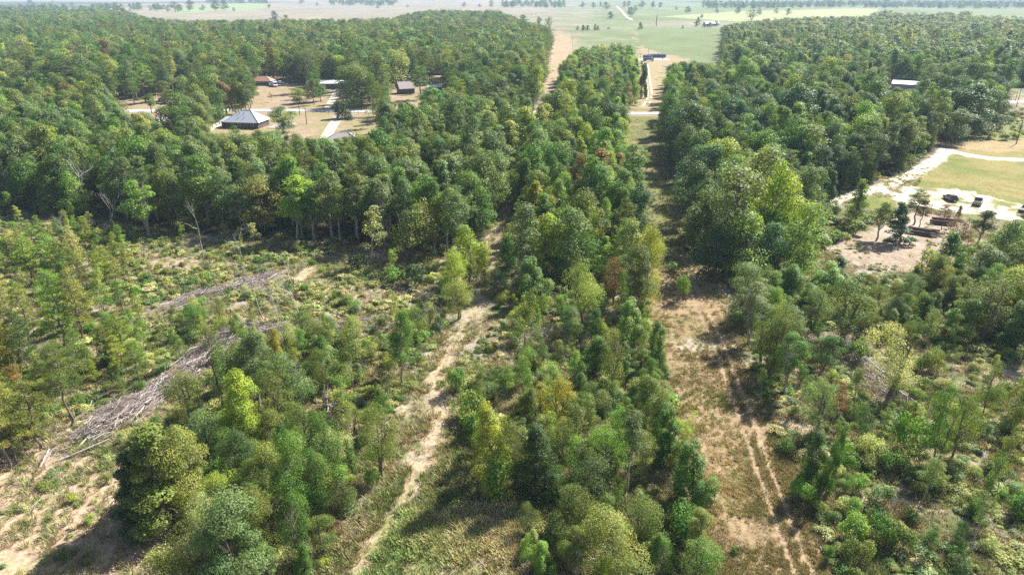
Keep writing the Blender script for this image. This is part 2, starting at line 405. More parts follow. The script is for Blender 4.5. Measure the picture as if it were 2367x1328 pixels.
    w = pip(px, py, [(655, 640), (740, 615), (870, 620), (890, 660), (800, 690), (700, 680)]) & infront; mix(w * sm(0.35, 0.55, n2), c3(0.48, 0.40, 0.25))
    w = pip(px, py, [(930, 1180), (1190, 1165), (1200, 1420), (800, 1420)]) & infront; mix(w * sm(0.62, 0.4, n2) * 0.7, c3(0.25, 0.265, 0.09))
    rdist = seg_dist(x, y, ROAD)
    mix(sm(9, 6, rdist) * 0.8, c3(0.36, 0.27, 0.18)); amp = amp * sm(4, 8, rdist)
    sandy = sm(.5, .6, C[:, 0]) * (d < 430); C = C * (0.78 + 0.02 * sandy)[:, None]
    z = Z(x, y) + amp * ((fbm(x, y, 1.7, 51, 3) - 0.5) * 2.2 + (fbm(x, y, 6, 52, 2) - 0.5) * 2.5) * (d < 420)
    i = np.arange(nr - 1)[:, None]; j = np.arange(na)[None, :]
    q = np.stack([i * na + j, i * na + (j + 1) % na, (i + 1) * na + (j + 1) % na, (i + 1) * na + j], -1).reshape(-1, 4)[:, ::-1]
    m, t, out = new_mat('ground_soil_and_grass')
    at = N(t, 'ShaderNodeAttribute', attribute_name='soil')
    tc = N(t, 'ShaderNodeNewGeometry'); pos = tc.outputs['Position']
    f1 = ramp(t, noise(t, 1.6, 8, 0.75, pos), 0.32, 0.68, 0.5, 1.5)
    f2 = ramp(t, noise(t, 0.25, 5, 0.6, pos), 0.3, 0.7, 0.85, 1.15)
    c = mixc(t, 1.0, mixc(t, 1.0, at.outputs['Color'], f1, 'MULTIPLY'), f2, 'MULTIPLY')
    spots = ramp(t, noise(t, 3.1, 4, 0.6, pos), 0.60, 0.72)
    c = mixc(t, mathn(t, 'MULTIPLY', spots, 0.35), c, (0.14, 0.14, 0.05))
    b = N(t, 'ShaderNodeBsdfPrincipled'); b.inputs['Roughness'].default_value = 0.95; b.inputs['Specular IOR Level'].default_value = 0.1
    bp = N(t, 'ShaderNodeBump'); bp.inputs['Strength'].default_value = 0.7; bp.inputs['Distance'].default_value = 0.12
    t.links.new(noise(t, 2.8, 6, 0.7, pos), bp.inputs['Height'])
    t.links.new(bp.outputs[0], b.inputs['Normal'])
    t.links.new(c, b.inputs['Base Color']); t.links.new(b.outputs[0], out.inputs[0])
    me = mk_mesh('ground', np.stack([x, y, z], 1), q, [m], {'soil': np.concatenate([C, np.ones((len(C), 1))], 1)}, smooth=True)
    o = link('ground', me); o['kind'] = 'structure'; o['label'] = 'uneven ground of dry grass, weeds, red soil and pasture reaching the horizon'
    return o
ground()

def ribbon(name, line, width, mat, lift, step=1.5, rough=0.0, across=4, label=None):
    pts = np.array(line, float)
    seg = np.hypot(*np.diff(pts, axis=0).T); s = np.concatenate([[0], np.cumsum(seg)])
    n = max(2, int(s[-1] / step)); u = np.linspace(0, s[-1], n)
    x, y = np.interp(u, s, pts[:, 0]), np.interp(u, s, pts[:, 1])
    for _ in range(6 if n > 20 else 0):
        x[1:-1] = (x[:-2] + x[2:] + x[1:-1]) / 3; y[1:-1] = (y[:-2] + y[2:] + y[1:-1]) / 3
    tx, ty = np.gradient(x), np.gradient(y); L = np.hypot(tx, ty); nx, ny = -ty / L, tx / L
    V = []
    for k in range(across + 1):
        f = k / across * 2 - 1
        w = width / 2 * (1 + (rough * (vnoise(u, u * 0 + k * 0.0 + (7 if f > 0 else 3), 2.2, 61) - 0.5) * 2 if rough else 0))
        X, Y = x + nx * f * w, y + ny * f * w
        V.append(np.stack([X, Y, Z(X, Y) + lift], 1))
    V = np.stack(V, 1).reshape(-1, 3); c = across + 1
    q = [(i * c + k, i * c + k + 1, (i + 1) * c + k + 1, (i + 1) * c + k) for i in range(n - 1) for k in range(across)]
    o = link(name, mk_mesh(name, V, np.array(q)[:, ::-1], [mat], smooth=True)); o['kind'] = 'structure'
    if label: o['label'] = label
    return o
M_ROAD = simple('worn_asphalt', (0.42, 0.405, 0.385), 0.9, var=0.12, scale=0.6)
M_SAND = simple('pale_sand', (0.56, 0.49, 0.38), 0.95, var=0.16, scale=0.5, wear=(0.5, 0.42, 0.3))
M_DIRT = simple('track_dirt', (0.34, 0.265, 0.175), 0.95, var=0.3, scale=0.8, wear=(0.27, 0.22, 0.10))
M_CONC = simple('concrete', (0.35, 0.315, 0.28), 0.9, var=0.12, scale=0.8)
M_LINE = simple('worn_road_paint', (0.62, 0.5, 0.16), 0.8)
ribbon('road', ROAD, 6.4, M_ROAD, 0.10, 2.0, label='pale paved country road running between the woods and the houses')
ribbon('road_centre_line', ROAD, 0.25, M_LINE, 0.11, 4.0, across=1, label='faded yellow line along the middle of the paved road')
ribbon('sand_drive', DRIVE_A, 4.2, M_SAND, 0.06, 1.0, 0.22, label='pale sandy drive curving along the edge of the right wood')
ribbon('sand_drive', DRIVE_B, 4.6, M_SAND, 0.065, 1.0, 0.2, label='bright sandy drive crossing the yellow lawn')
ribbon('sand_drive', DRIVE_C, 3.6, M_SAND, 0.07, 1.0, 0.25, label='sandy spur leading to the parked cars')
for off in (-1.1, 1.1):
    ribbon('pasture_track', [(a + off, b) for a, b in WELL], 1.0, M_SAND, 0.08, 1.2, 0.15, 2, label='white sandy wheel track leading up to the tank pad')
ribbon('pasture_track', FIELDP, 5.5, M_SAND, 0.25, 6, 0.3, 2, label='white track winding between the pasture oaks')
ribbon('driveway', YARD_DR, 4.4, M_CONC, 0.07, 1.0, 0.05, label='concrete driveway from the paved road towards the brown-roofed house')
ribbon('driveway', YARD_DR2, 3.4, M_SAND, 0.07, 1.0, 0.25, label='worn dirt drive up to the long white-roofed building')
for off in (-0.85, 0.85):
    ribbon('dirt_track', [(a + off, b) for a, b in TRACK[:8]], 0.36, M_DIRT, 0.03, 0.5, 1.0, 2, label='rough sandy wheel track winding through the clear-cut')

# ------------------------------------------------------------------ plants: prototypes
def leaves(blobs, n, L, seed, wid=0.62, up=0.55, shell=(0.5, 1.2), blade=False, rnd=0.75):
    """leaf-sized diamonds spread through ellipsoid clumps; blobs rows: x y z rx ry rz"""
    g = np.random.default_rng(seed)
    B = np.asarray(blobs, float)
    w = (B[:, 3] * B[:, 4] + B[:, 5] * (B[:, 3] + B[:, 4]) / 2); w /= w.sum()
    bi = g.choice(len(B), n, p=w)
    d = g.normal(size=(n, 3)); d[:, 2] += 0.25; d /= np.linalg.norm(d, axis=1)[:, None]
    r = shell[0] + (shell[1] - shell[0]) * g.random(n) ** 0.6
    c = B[bi, :3] + d * B[bi, 3:6] * r[:, None]
    if blade:
        t = d + g.normal(size=(n, 3)) * 0.35 + np.array([0, 0, 0.25])
    else:
        t = g.normal(size=(n, 3))
    nm = d * 0.9 + np.array([0, 0, up]) + g.normal(size=(n, 3)) * rnd * 0.6
    if blade: nm = g.normal(size=(n, 3)) + np.array([0, 0, 0.4])
    t /= np.linalg.norm(t, axis=1)[:, None]
    b = np.cross(nm, t); b /= np.linalg.norm(b, axis=1)[:, None] + 1e-9
    if not blade: t = np.cross(b, nm); t /= np.linalg.norm(t, axis=1)[:, None] + 1e-9
    s = L * (0.65 + 0.7 * g.random(n))[:, None]
    V = np.stack([c - t * s * 0.5, c + b * s * wid * 0.5, c + t * s * 0.5, c - b * s * wid * 0.5], 1).reshape(-1, 3)
    Q = np.arange(4 * n).reshape(-1, 4)
    br = g.random(len(B))
    return V, Q, np.repeat(br[bi], 4)
def crown_mesh(name, blobs, n, L, seed, mat, **kw):
    V, Q, a = leaves(blobs, n, L, seed, **kw)
    return mk_mesh(name, V, Q, [mat], {'blob': a})

def limb(mb, p0, p1, r0, r1, g, seg=4, k=5, sag=0.0):
    p0, p1 = np.asarray(p0, float), np.asarray(p1, float)
    L = np.linalg.norm(p1 - p0)
    pts = [p0 + (p1 - p0) * u + (g.normal(size=3) * (0.05 if L < 4 else 0.014) * L * (0 < u < 1)) + np.array([0, 0, sag * L * math.sin(math.pi * u)]) for u in np.linspace(0, 1, seg + 1)]
    mb.tube(pts, np.linspace(r0, r1, seg + 1), k); return pts

def proto_broad(seed, H=14.0, R=4.0, lo=0.28, conic=0.0, nblob=26, n=4200, L=0.36, gap=0.0, trunk_mat=None, stems=1):
    g = np.random.default_rng(seed); mb = MB(); blobs = []
    tops = []; a0 = g.random() * 6.28; el = .12 + .2 * g.random(); off = g.normal(size=2) * R * .16
    for s_ in range(stems):
        a = g.random() * 6.28; lean = 0.03 if stems == 1 else 0.16
        base = np.array([0.25 * s_ * math.cos(a), 0.25 * s_ * math.sin(a), -0.4])
        top = np.array([H * lean * math.cos(a), H * lean * math.sin(a), H * 0.86])
        tops.append(limb(mb, base, top, H * 0.016 + 0.05, 0.03, g, 7, 6))
    for i in range(nblob):
        u = (i + g.random()) / nblob
        z = lo + (1 - lo) * u
        prof = math.sin(math.pi * min(1, (u * 0.9 + 0.12))) ** 0.7 if conic < 0.5 else (1 - u) ** 0.8 * 1.15 + 0.04
        rr = R * prof * (0.35 + 0.65 * math.sqrt(g.random())) * 0.8
        a = g.random() * 6.28
        sz = R * ((0.17 + 0.30 * g.random() ** 1.6) if conic < .5 else (.12 + .16 * g.random()))
        rr *= 1 + el * math.cos(2 * (a - a0)) + .18 * math.cos(3 * a + a0)
        c = (rr * math.cos(a) + off[0] * u, rr * math.sin(a) + off[1] * u, z * H * (1 - .10 * g.random() ** 2) - sz * 0.6)
        if g.random() < gap: continue
        blobs.append((*c, sz * (1 + 0.3 * g.random()), sz * (1 + 0.3 * g.random()), sz * (0.62 + 0.2 * g.random())))
        st = tops[i % stems]; k = min(len(st) - 2, max(2, int(len(st) * (z - 0.18))))
        if i % 2 == 0 or gap: limb(mb, st[k], c, H * 0.006 + 0.02, 0.015, g, 3, 4, 0.05)
    return mb, blobs, n, L
def proto_pine(seed, H=18.0, R=3.2, lo=0.45, tuft=0.62, per=6, rows=9, n=4200, L=0.5, lean=0.02):
    g = np.random.default_rng(seed); mb = MB(); blobs = []
    a0 = g.random() * 6.28
    st = limb(mb, (0, 0, -0.4), (H * lean * math.cos(a0), H * lean * math.sin(a0), H * 0.97), H * 0.011 + 0.04, 0.03, g, 8, 6)
    for k in range(rows):
        u = (k + 0.5) / rows; z = H * (lo + (1 - lo) * u)
        rr = R * (0.55 + 0.65 * math.sin(math.pi * (0.25 + 0.62 * u))) * (1.02 - 0.72 * u ** 1.8)
        m = max(3, int(per * (1 - 0.4 * u) + g.random() * 2))
        for j in range(m):
            a = 6.28 * j / m + g.random() * 1.2 + k
            r2 = rr * (0.45 + 0.55 * g.random()); zz = z + (0.1 + 0.12 * r2) * g.normal()
            cx_, cy_ = H * lean * math.cos(a0) * u, H * lean * math.sin(a0) * u
            e = np.array([cx_ + r2 * math.cos(a), cy_ + r2 * math.sin(a), zz + 0.12 * r2])
            b0 = np.array([cx_, cy_, z - 0.1 * r2])
            limb(mb, b0, e, 0.05 + 0.004 * H * (1 - u), 0.012, g, 2, 3)
            for f in (0.62, 1.0) if r2 > R * 0.45 else (1.0,):
                c = b0 + (e - b0) * f
                s_ = tuft * (0.7 + 0.6 * g.random())
                blobs.append((c[0], c[1], c[2], s_, s_, s_ * 0.62))
    blobs.append((st[-1][0], st[-1][1], H * 0.98, tuft * 0.6, tuft * 0.6, tuft))
    return mb, blobs, n, L
def proto_sapling(seed, H=8.0, R=1.7, n=900, L=0.3, stems=1, lo=0.3, nb=22):
    g = np.random.default_rng(seed); mb = MB(); blobs = []
    for s_ in range(stems):
        a = g.random() * 6.28; ln = 0.05 + 0.1 * g.random() + 0.08 * (stems > 1)
        h = H * (1 - 0.25 * s_ / max(1, stems))
        st = limb(mb, (0.15 * s_, 0.1 * s_, -0.3), (h * ln * math.cos(a), h * ln * math.sin(a), h * 0.97), 0.045 + 0.005 * H, 0.012, g, 7, 5)
        for k in range(nb // stems):
            u = lo + (1 - lo) * g.random() ** 0.9
            p = np.array(st[min(6, int(u * 7))]) * 1.0; p[2] = u * h
            aa = g.random() * 6.28; rr = R * (1.15 - u) * (0.3 + 0.9 * g.random())
            e = p + np.array([rr * math.cos(aa), rr * math.sin(aa), 0.5 * rr])
            limb(mb, p, e, 0.02, 0.008, g, 2, 3)
            s_z = 0.35 + 0.4 * g.random()
            blobs.append((*e, s_z, s_z, s_z * 0.7))
    return mb, blobs, n, L
def proto_vine(seed, H=7.0, R=1.8, n=3800, L=0.3):
    g = np.random.default_rng(seed); mb = MB(); blobs = []
    a0 = g.random() * 6.28; lean = 0.12 + 0.15 * g.random()
    limb(mb, (0, 0, -0.3), (H * lean * math.cos(a0), H * lean * math.sin(a0), H * 0.9), 0.14, 0.05, g, 5, 5)
    for k in range(24):
        u = k / 23; z = H * (0.08 + 0.84 * u)
        rr = R * (1.25 - 0.75 * u) * g.random() ** 0.5; a = g.random() * 6.28
        s_ = R * (0.42 - 0.12 * u) * (0.6 + 0.7 * g.random())
        blobs.append((H * lean * math.cos(a0) * u + rr * math.cos(a), H * lean * math.sin(a0) * u + rr * math.sin(a), z, s_, s_, s_ * (1.0 + 0.5 * g.random())))
    return mb, blobs, n, L
def proto_dead(seed, H=9.0, spread=0.5, depth=3, nb=5, r=0.13, fine=True):
    g = np.random.default_rng(seed); mb = MB()
    def grow(p, d, L, r_, lev):
        e = p + d * L
        pts = limb(mb, p, e, r_, r_ * 0.4, g, 4 if lev == 0 else 3, 5 if lev == 0 else 3)
        if lev >= depth: return
        for k in range(nb if lev == 0 else 3):
            u = 0.35 + 0.6 * g.random() if lev == 0 else 0.3 + 0.7 * g.random()
            i = min(len(pts) - 1, int(u * len(pts)))
            nd = d + g.normal(size=3) * spread * 1.2; nd[2] += 0.15; nd /= np.linalg.norm(nd)
            grow(np.array(pts[i]), nd, L * (0.28 + 0.25 * g.random()), r_ * 0.42, lev + 1)
    grow(np.array([0, 0, -0.3]), np.array([0.05 * g.normal(), 0.05 * g.normal(), 1.0]), H * 0.85, r, 0)
    return mb
def proto_shrub(seed, H=1.8, R=1.2, n=520, L=0.24, spire=False):
    g = np.random.default_rng(seed); mb = MB(); blobs = []
    for k in range(9):
        a = g.random() * 6.28; rr = R * 0.75 * math.sqrt(g.random()); s_ = R * (0.28 + 0.22 * g.random())
        z = H * (0.25 + 0.55 * (1 - (rr / R) ** 2) * (0.6 + 0.5 * g.random()))
        blobs.append((rr * math.cos(a), rr * math.sin(a), z, s_, s_, s_ * (1.6 if spire else 0.8)))
        limb(mb, (0.05 * math.cos(a), 0.05 * math.sin(a), -0.15), (rr * math.cos(a), rr * math.sin(a), z), 0.03, 0.01, g, 2, 3)
    return mb, blobs, n, L
def proto_tuft(seed, n=26, H=0.55, R=0.3, w=0.07):
    g = np.random.default_rng(seed); V = []; 
    for k in range(n):
        a = g.random() * 6.28; r = R * math.sqrt(g.random()); h = H * (0.5 + 0.7 * g.random())
        b = np.array([r * math.cos(a), r * math.sin(a), -0.03]); t_ = a + g.normal() * 0.7
        o = np.array([math.cos(t_), math.sin(t_), 0]) * h * (0.2 + 0.5 * g.random()); s_ = np.array([-math.sin(t_), math.cos(t_), 0]) * w
        V += [b - s_ * 0.6, b + s_ * 0.6, b + o + s_ * 0.35 + (0, 0, h), b + o - s_ * 0.35 + (0, 0, h)]
    return mk_mesh('grass_tuft', np.array(V), np.arange(4 * n).reshape(-1, 4), [M_GRASS], {'blob': np.repeat(g.random(n), 4)})

# kinds: list of variants, each dict(trunk, crown, H, R, lod crown)
KIND = {}
def register(kind, variants, bark, leaf, hd=1.0, **lk):
    out = []
    for i, (mb, blobs, n, L) in enumerate(variants):
        B = np.array(blobs)
        H = float((B[:, 2] + B[:, 5]).max()); R = float(np.percentile(np.hypot(B[:, 0], B[:, 1]) + B[:, 3] * 0.8, 90))
        out.append(dict(H=H, R=R, lo=float((B[:, 2] - B[:, 5]).min()), trunk=mb.mesh('trunk', bark),
                        hi=crown_mesh('crown', blobs, int(n * 3.2), L * 0.56, 500 + i, leaf, **lk),
                        crown=crown_mesh('crown', blobs, n, L, 500 + i, leaf, **lk),
                        far=crown_mesh('crown', blobs, max(240, n // 4), L * 1.75, 700 + i, leaf, **lk)))
    KIND[kind] = out
register('round', [proto_broad(s, 13, 4.4, 0.20 + .02 * (s % 4), 0, 34, 5600, 0.36, gap=.1) for s in range(1, 10)], M_BARK, M_LEAF)
register('tall', [proto_broad(s, 15, 3.1, 0.36 + .03 * (s % 4), 0, 32, 4200, 0.34, gap=.12, stems=1 + (s % 3 == 0)) for s in range(11, 20)], M_PALEBARK, M_LEAF)
register('cone', [proto_broad(s, 12, 3.0, 0.08, 1, 95, 5600, 0.30) for s in range(21, 25)], M_BARK, M_LEAF)
register('open', [proto_broad(s, 10, 3.4, 0.34, 0, 34, 2300, 0.30, gap=0.2, stems=2) for s in range(31, 36)], M_BARK, M_LEAF, rnd=1.0)
register('pine', [proto_pine(s, 17, 3.2, 0.42) for s in range(41, 47)], M_BARK, M_NEEDLE, blade=True, wid=0.2, shell=(0.25, 1.1))
register('young_pine', [proto_pine(s, 8, 1.7, 0.26, 0.36, 5, 9, 2000, 0.42) for s in range(51, 57)], M_BARK, M_NEEDLE, blade=True, wid=0.17, shell=(0.15, 1.15))
register('cedar', [proto_broad(s, 8, 2.0, 0.06, 1, 60, 6000, 0.24) for s in range(61, 64)], M_BARK, M_NEEDLE, up=0.7)
register('sapling', [proto_sapling(s, 8, 1.8, 1100, 0.26, 1 + (s % 3 == 0)) for s in range(71, 79)], M_PALEBARK, M_LEAF, rnd=1.0)
register('vine', [proto_vine(s) for s in range(81, 86)], M_BARK, M_LEAF, up=0.8, rnd=0.5)
register('shrub', [proto_shrub(s, 1.8, 1.2, 620, 0.22, s % 3 == 0) for s in range(91, 99)], M_BARK, M_LEAF)
DEAD = [proto_dead(s, 9, 0.45, 3, 7, 0.085).mesh('dead_wood', M_DEAD) for s in range(101, 107)]
FALLEN = [proto_dead(s, 8, 0.8, 3, 8, 0.17).mesh('dead_wood', M_DEAD) for s in range(111, 114)]
TUFTS = [proto_tuft(s, 34, .5, .34, .045) for s in range(121, 126)] + [proto_tuft(s, 34, .8, 0.38, 0.045) for s in range(126, 129)]

COLORS = {
    'dark green': (0.040, 0.070, 0.024), 'green': (0.060, 0.112, 0.024), 'olive green': (0.086, 0.112, 0.029),
    'yellow-green': (0.150, 0.190, 0.030), 'grey-green': (0.084, 0.122, 0.052), 'bright green': (0.105, 0.170, 0.036),
    'blue-green': (0.040, 0.080, 0.040), 'golden': (0.24, 0.225, 0.038), 'rusty brown': (0.15, 0.098, 0.065),
    'red': (0.25, 0.085, 0.070), 'pale olive': (0.145, 0.165, 0.052), 'orange': (0.23, 0.155, 0.060),
    'straw': (0.33, 0.31, 0.19), 'pale green': (0.21, 0.225, 0.11)}
COLORS = {k: tuple(c * (1.25 if k == 'straw' else 1.15 if k in ('orange', 'red', 'rusty brown', 'golden') else 1.85) * f for c, f in zip(v, (1.12, 1.06, .84))) for k, v in COLORS.items()}
REG = []       # every plant that is a thing of its own, for its label
NAMES = {'round': 'broadleaf_tree', 'tall': 'slender_tree', 'cone': 'broadleaf_tree', 'open': 'slender_tree', 'pine': 'pine_tree',
         'young_pine': 'young_pine', 'cedar': 'cedar_tree', 'sapling': 'sapling', 'vine': 'vine_covered_tree', 'shrub': 'shrub'}
def jitter(col, g, s=0.14):
    f = 1 + (g.random() - 0.5) * 2 * s
    return tuple(max(0.004, c * f * (1 + (g.random() - 0.5) * s)) for c in col)
GP = np.random.default_rng(5)
def plant(x, y, kind, H, wid, color, lod=None, label=None, lean=None, var=None):
    """one tree or bush: an Empty at its foot carrying trunk and crown"""
    vs = KIND[kind]; v = vs[int(GP.integers(len(vs))) if var is None else var % len(vs)]
    zc = float(P(x, y, 0)[2])
    lod = lod or ('hi' if zc < 125 else 'crown' if zc < 420 else 'far')
    sz = H / v['H']; sx = (wid / 2) / v['R'] * (1.2 if kind == 'cone' else 1)
    root = bpy.data.objects.new(NAMES[kind], None); COL.objects.link(root)
    root.empty_display_size = 0.3
    root.location = (x, y, float(Z(x, y)) - 0.05); root.scale = (sx, sx, sz)
    root.rotation_euler = (*(lean or (GP.normal() * 0.03, GP.normal() * 0.03)), GP.random() * 6.28)
    link('trunk', v['trunk'], root)
    link('crown', v[lod], root, color=jitter(COLORS[color], GP))
    bx, by, _ = P(x, y, 0)
    REG.append(dict(o=root, kind=kind, color=color, H=H, w=wid, x=x, y=y, px=float(bx), py=float(by), label=label))
    return root
def at(bx, by, top, wpx, kind, color, label=None, **kw):
    x, y = G(bx, by); H = height_for(y, top); zc = float(P(x, y, H * 0.6)[2])
    return plant(x, y, kind, max(0.6, H), wpx * zc / FPX, color, label=label, **kw)

# ------------------------------------------------------------------ buildings, vehicles and fixtures (before the woods)
M_SHINGLE = simple('grey_shingles', (0.42, 0.455, 0.50), 0.85, var=0.14, scale=3)
M_SHINGLE_P = simple('pale_shingles', (0.55, 0.57, 0.62), 0.85, var=0.1, scale=3)
M_BROWNROOF = simple('brown_shingles', (0.36, 0.31, 0.29), 0.9, var=0.2, scale=3)
M_BRICK = simple('dark_brick', (0.11, 0.075, 0.07), 0.9, var=0.25, scale=6)
M_WHITE = simple('white_paint', (0.78, 0.78, 0.76), 0.6, var=0.06)
M_RUSTROOF = simple('rusty_metal', (0.38, 0.20, 0.14), 0.6, var=0.3, scale=1.2, wear=(0.6, 0.48, 0.42))
M_METAL = simple('galvanised_metal', (0.40, 0.44, 0.50), 0.45, 0.4, var=0.08, scale=0.8)
M_BLUEWALL = simple('blue_grey_siding', (0.10, 0.13, 0.18), 0.8)
M_GLASS = simple('dark_glass', (0.02, 0.025, 0.03), 0.12, var=0.0, spec=0.6)
M_TYRE = simple('tyre_rubber', (0.02, 0.02, 0.02), 0.9)
M_DARKCAR = simple('black_car_paint', (0.045, 0.05, 0.06), 0.25, var=0.02, spec=0.6)
M_GREYCAR = simple('grey_car_paint', (0.20, 0.195, 0.19), 0.3, 0.3, var=0.03, spec=0.6)
M_WHITECAR = simple('white_car_paint', (0.75, 0.75, 0.76), 0.3, var=0.03, spec=0.6)
M_BLUEPAINT = simple('dark_blue_paint', (0.05, 0.085, 0.17), 0.5, var=0.15, scale=0.7)
M_TIMBER = simple('dark_timber', (0.075, 0.055, 0.045), 0.9, var=0.25)
M_HIDE = simple('dark_hide', (0.02, 0.017, 0.015), 0.8)
M_TARP = simple('grey_tarp', (0.42, 0.44, 0.46), 0.7)

def empty_at(name, px, py, rz=0.0, lift=0.0):
    x, y = G(px, py)
    o = bpy.data.objects.new(name, None); COL.objects.link(o); o.empty_display_size = 0.5
    o.location = (x, y, float(Z(x, y)) + lift); o.rotation_euler = (0, 0, rz)
    return o
def slab(mb, a, b, c, d, th=0.12):
    """roof plane through four corners, given thickness"""
    P4 = [np.array(p, float) for p in (a, b, c, d)]
    n = np.cross(P4[1] - P4[0], P4[3] - P4[0]); n /= np.linalg.norm(n) + 1e-9
    if n[2] < 0: n = -n
    lo = [p - n * th for p in P4]
    mb.add(P4 + lo, [(0, 1, 2, 3), (7, 6, 5, 4), (4, 5, 1, 0), (5, 6, 2, 1), (6, 7, 3, 2), (7, 4, 0, 3)])
def hip_roof(parent, L, D, z0, h, mat, mat2, ov=0.5):
    """hip roof, ridge along x: four slopes, each a part, and ridge caps"""
    l, d = L / 2 + ov, D / 2 + ov; r = max(0.6, l - d)
    f = [(-l, -d, z0), (l, -d, z0), (l, d, z0), (-l, d, z0)]; a, b = (-r, 0, z0 + h), (r, 0, z0 + h)
    for (p, q, s_, t_), m in (((f[0], f[1], b, a), mat), ((f[1], f[2], b, b), mat2), ((f[2], f[3], a, b), mat), ((f[3], f[0], a, a), mat)):
        mb = MB(); slab(mb, p, q, s_, t_ if t_ != s_ else tuple(np.array(s_) + (0.0, 0.01, 0))); mb.build('roof_slope', m, parent)
    cap = MB(); up = np.array((0, 0, 0.04))
    for p, q in ((f[0], a), (f[1], b), (f[2], b), (f[3], a), (a, b)): cap.tube([np.array(p) + up, np.array(q) + up], [0.13, 0.13], 4)
    cap.build('ridge_cap', M_SHINGLE_P, parent)
def gable_roof(parent, L, D, z0, h, mat, ov=0.4):
    l, d = L / 2 + ov, D / 2 + ov
    for s_ in (-1, 1):
        mb = MB(); slab(mb, (-l, s_ * d, z0), (l, s_ * d, z0), (l, 0.0 + 0.02 * s_, z0 + h), (-l, 0.02 * s_, z0 + h)); mb.build('roof_slope', mat, parent)
    MB().tube([(-l, 0, z0 + h + 0.03), (l, 0, z0 + h + 0.03)], [0.12, 0.12], 4).build('ridge_cap', M_WHITE, parent)
def walls(parent, L, D, h, mat, gable=0.0, openings=()):
    mb = MB()
    if gable: mb.prism([(-D / 2, -0.4), (D / 2, -0.4), (D / 2, h), (0, h + gable), (-D / 2, h)], -L / 2, L / 2)
    else: mb.box(-L / 2, L / 2, -D / 2, D / 2, -0.4, h)
    o = mb.build('wall', mat, parent)
    if gable: o.rotation_euler = (0, 0, -rad(90))
    for side, u, zz, w, hh, what in openings:
        if side in 'fb':
            y = -D / 2 - 0.03 if side == 'f' else D / 2 + 0.03
            fr = MB().box(u - w / 2 - .08, u + w / 2 + .08, y - .04, y + .04, zz - .08, zz + hh + .08).build(what, M_WHITE, parent)
            MB().box(u - w / 2, u + w / 2, y - .07, y + .07, zz, zz + hh).build('pane' if what == 'window' else 'door_leaf', M_GLASS if what == 'window' else M_BRICK, fr)
        else:
            x = -L / 2 - 0.03 if side == 'l' else L / 2 + 0.03
            fr = MB().box(x - .04, x + .04, u - w / 2 - .08, u + w / 2 + .08, zz - .08, zz + hh + .08).build(what, M_WHITE, parent)
            MB().box(x - .07, x + .07, u - w / 2, u + w / 2, zz, zz + hh).build('pane' if what == 'window' else 'door_leaf', M_GLASS if what == 'window' else M_BRICK, fr)

# grey hip-roofed house
h = tag(empty_at('house', 574, 293, rad(-8)), 'dark brick house with a grey hip roof and pale right slope, beside the paved road', 'house')
walls(h, 15.0, 10.5, 2.6, M_BRICK, 0, (('f', -4.6, 0.9, 1.3, 1.2, 'window'), ('f', -1.2, 0.9, 1.6, 1.2, 'window'), ('f', 1.8, 0.0, 1.0, 2.1, 'door'), ('f', 4.8, 0.9, 1.3, 1.2, 'window'),
     ('l', -2, 0.9, 1.2, 1.2, 'window'), ('l', 2.4, 0.9, 1.2, 1.2, 'window'), ('r', 0, 0.9, 1.4, 1.2, 'window'), ('b', 0, 0.9, 1.6, 1.2, 'window')))
h.scale = (.9, .9, .9)
hip_roof(h, 15.0, 10.5, 2.65, 4.4, M_SHINGLE, M_SHINGLE_P, 0.75)
wing = MB().box(-9.9, -7.51, -4.6, 1.2, -0.4, 2.7).build('side_wing', M_BRICK, h)
wr = MB(); slab(wr, (-10.6, -5.2, 2.75), (-7.0, -5.2, 2.75), (-6.6, -1.6, 4.6), (-8.9, -1.6, 4.4)); slab(wr, (-10.6, 1.8, 2.75), (-10.6, -5.2, 2.75), (-8.9, -1.6, 4.4), (-8.9, -1.5, 4.4))
wr.build('wing_roof', M_SHINGLE, wing)
for vx, vz in ((-1.9, 0.33), (0.7, 0.33), (-2.2, 0.7), (-0.2, 0.7)):
    yy = -5.85 * (1 - vz); MB().tube([(vx, yy, 2.65 + 4.4 * vz - 0.1), (vx, yy, 2.65 + 4.4 * vz + 0.6)], [0.12, 0.12], 6).build('roof_vent', M_TIMBER, h)
# concrete pad beside the house
pd = MB().box(9.2, 16.5, -2.5, 9.0, -0.3, 0.09); o = pd.build('patio', M_CONC); o['kind'] = 'structure'; o.location = h.location; o.rotation_euler = h.rotation_euler
o['label'] = 'pale concrete apron beside the grey-roofed house'
# brown-roofed house, mostly behind the tree tops
h = tag(empty_at('house', 797, 345, rad(6)), 'low house with a brownish hip roof peeping over the tree tops by the driveway', 'house')
walls(h, 13, 10, 2.7, M_BRICK, 0, (('f', -3, 0.9, 1.4, 1.2, 'window'), ('f', 0, 0, 1, 2.1, 'door'), ('f', 3.4, 0.9, 1.4, 1.2, 'window')))
hip_roof(h, 13, 10, 2.75, 3.4, M_BROWNROOF, M_BROWNROOF)
# red-roofed house
h = tag(empty_at('house', 609, 196, rad(-4)), 'blue-grey house with a patchy rust-red roof under the dark pines', 'house')
walls(h, 17, 9, 3.0, M_BLUEWALL, 0, (('f', -5.4, 0.9, 1.3, 1.2, 'window'), ('f', -1.5, 0.9, 1.6, 1.2, 'window'), ('f', 1.5, 0, 1, 2.1, 'door'), ('f', 5, 0.9, 1.4, 1.2, 'window')))
hip_roof(h, 15, 9, 3.05, 3.2, M_RUSTROOF, M_RUSTROOF); h.scale = (.78, .78, .78)
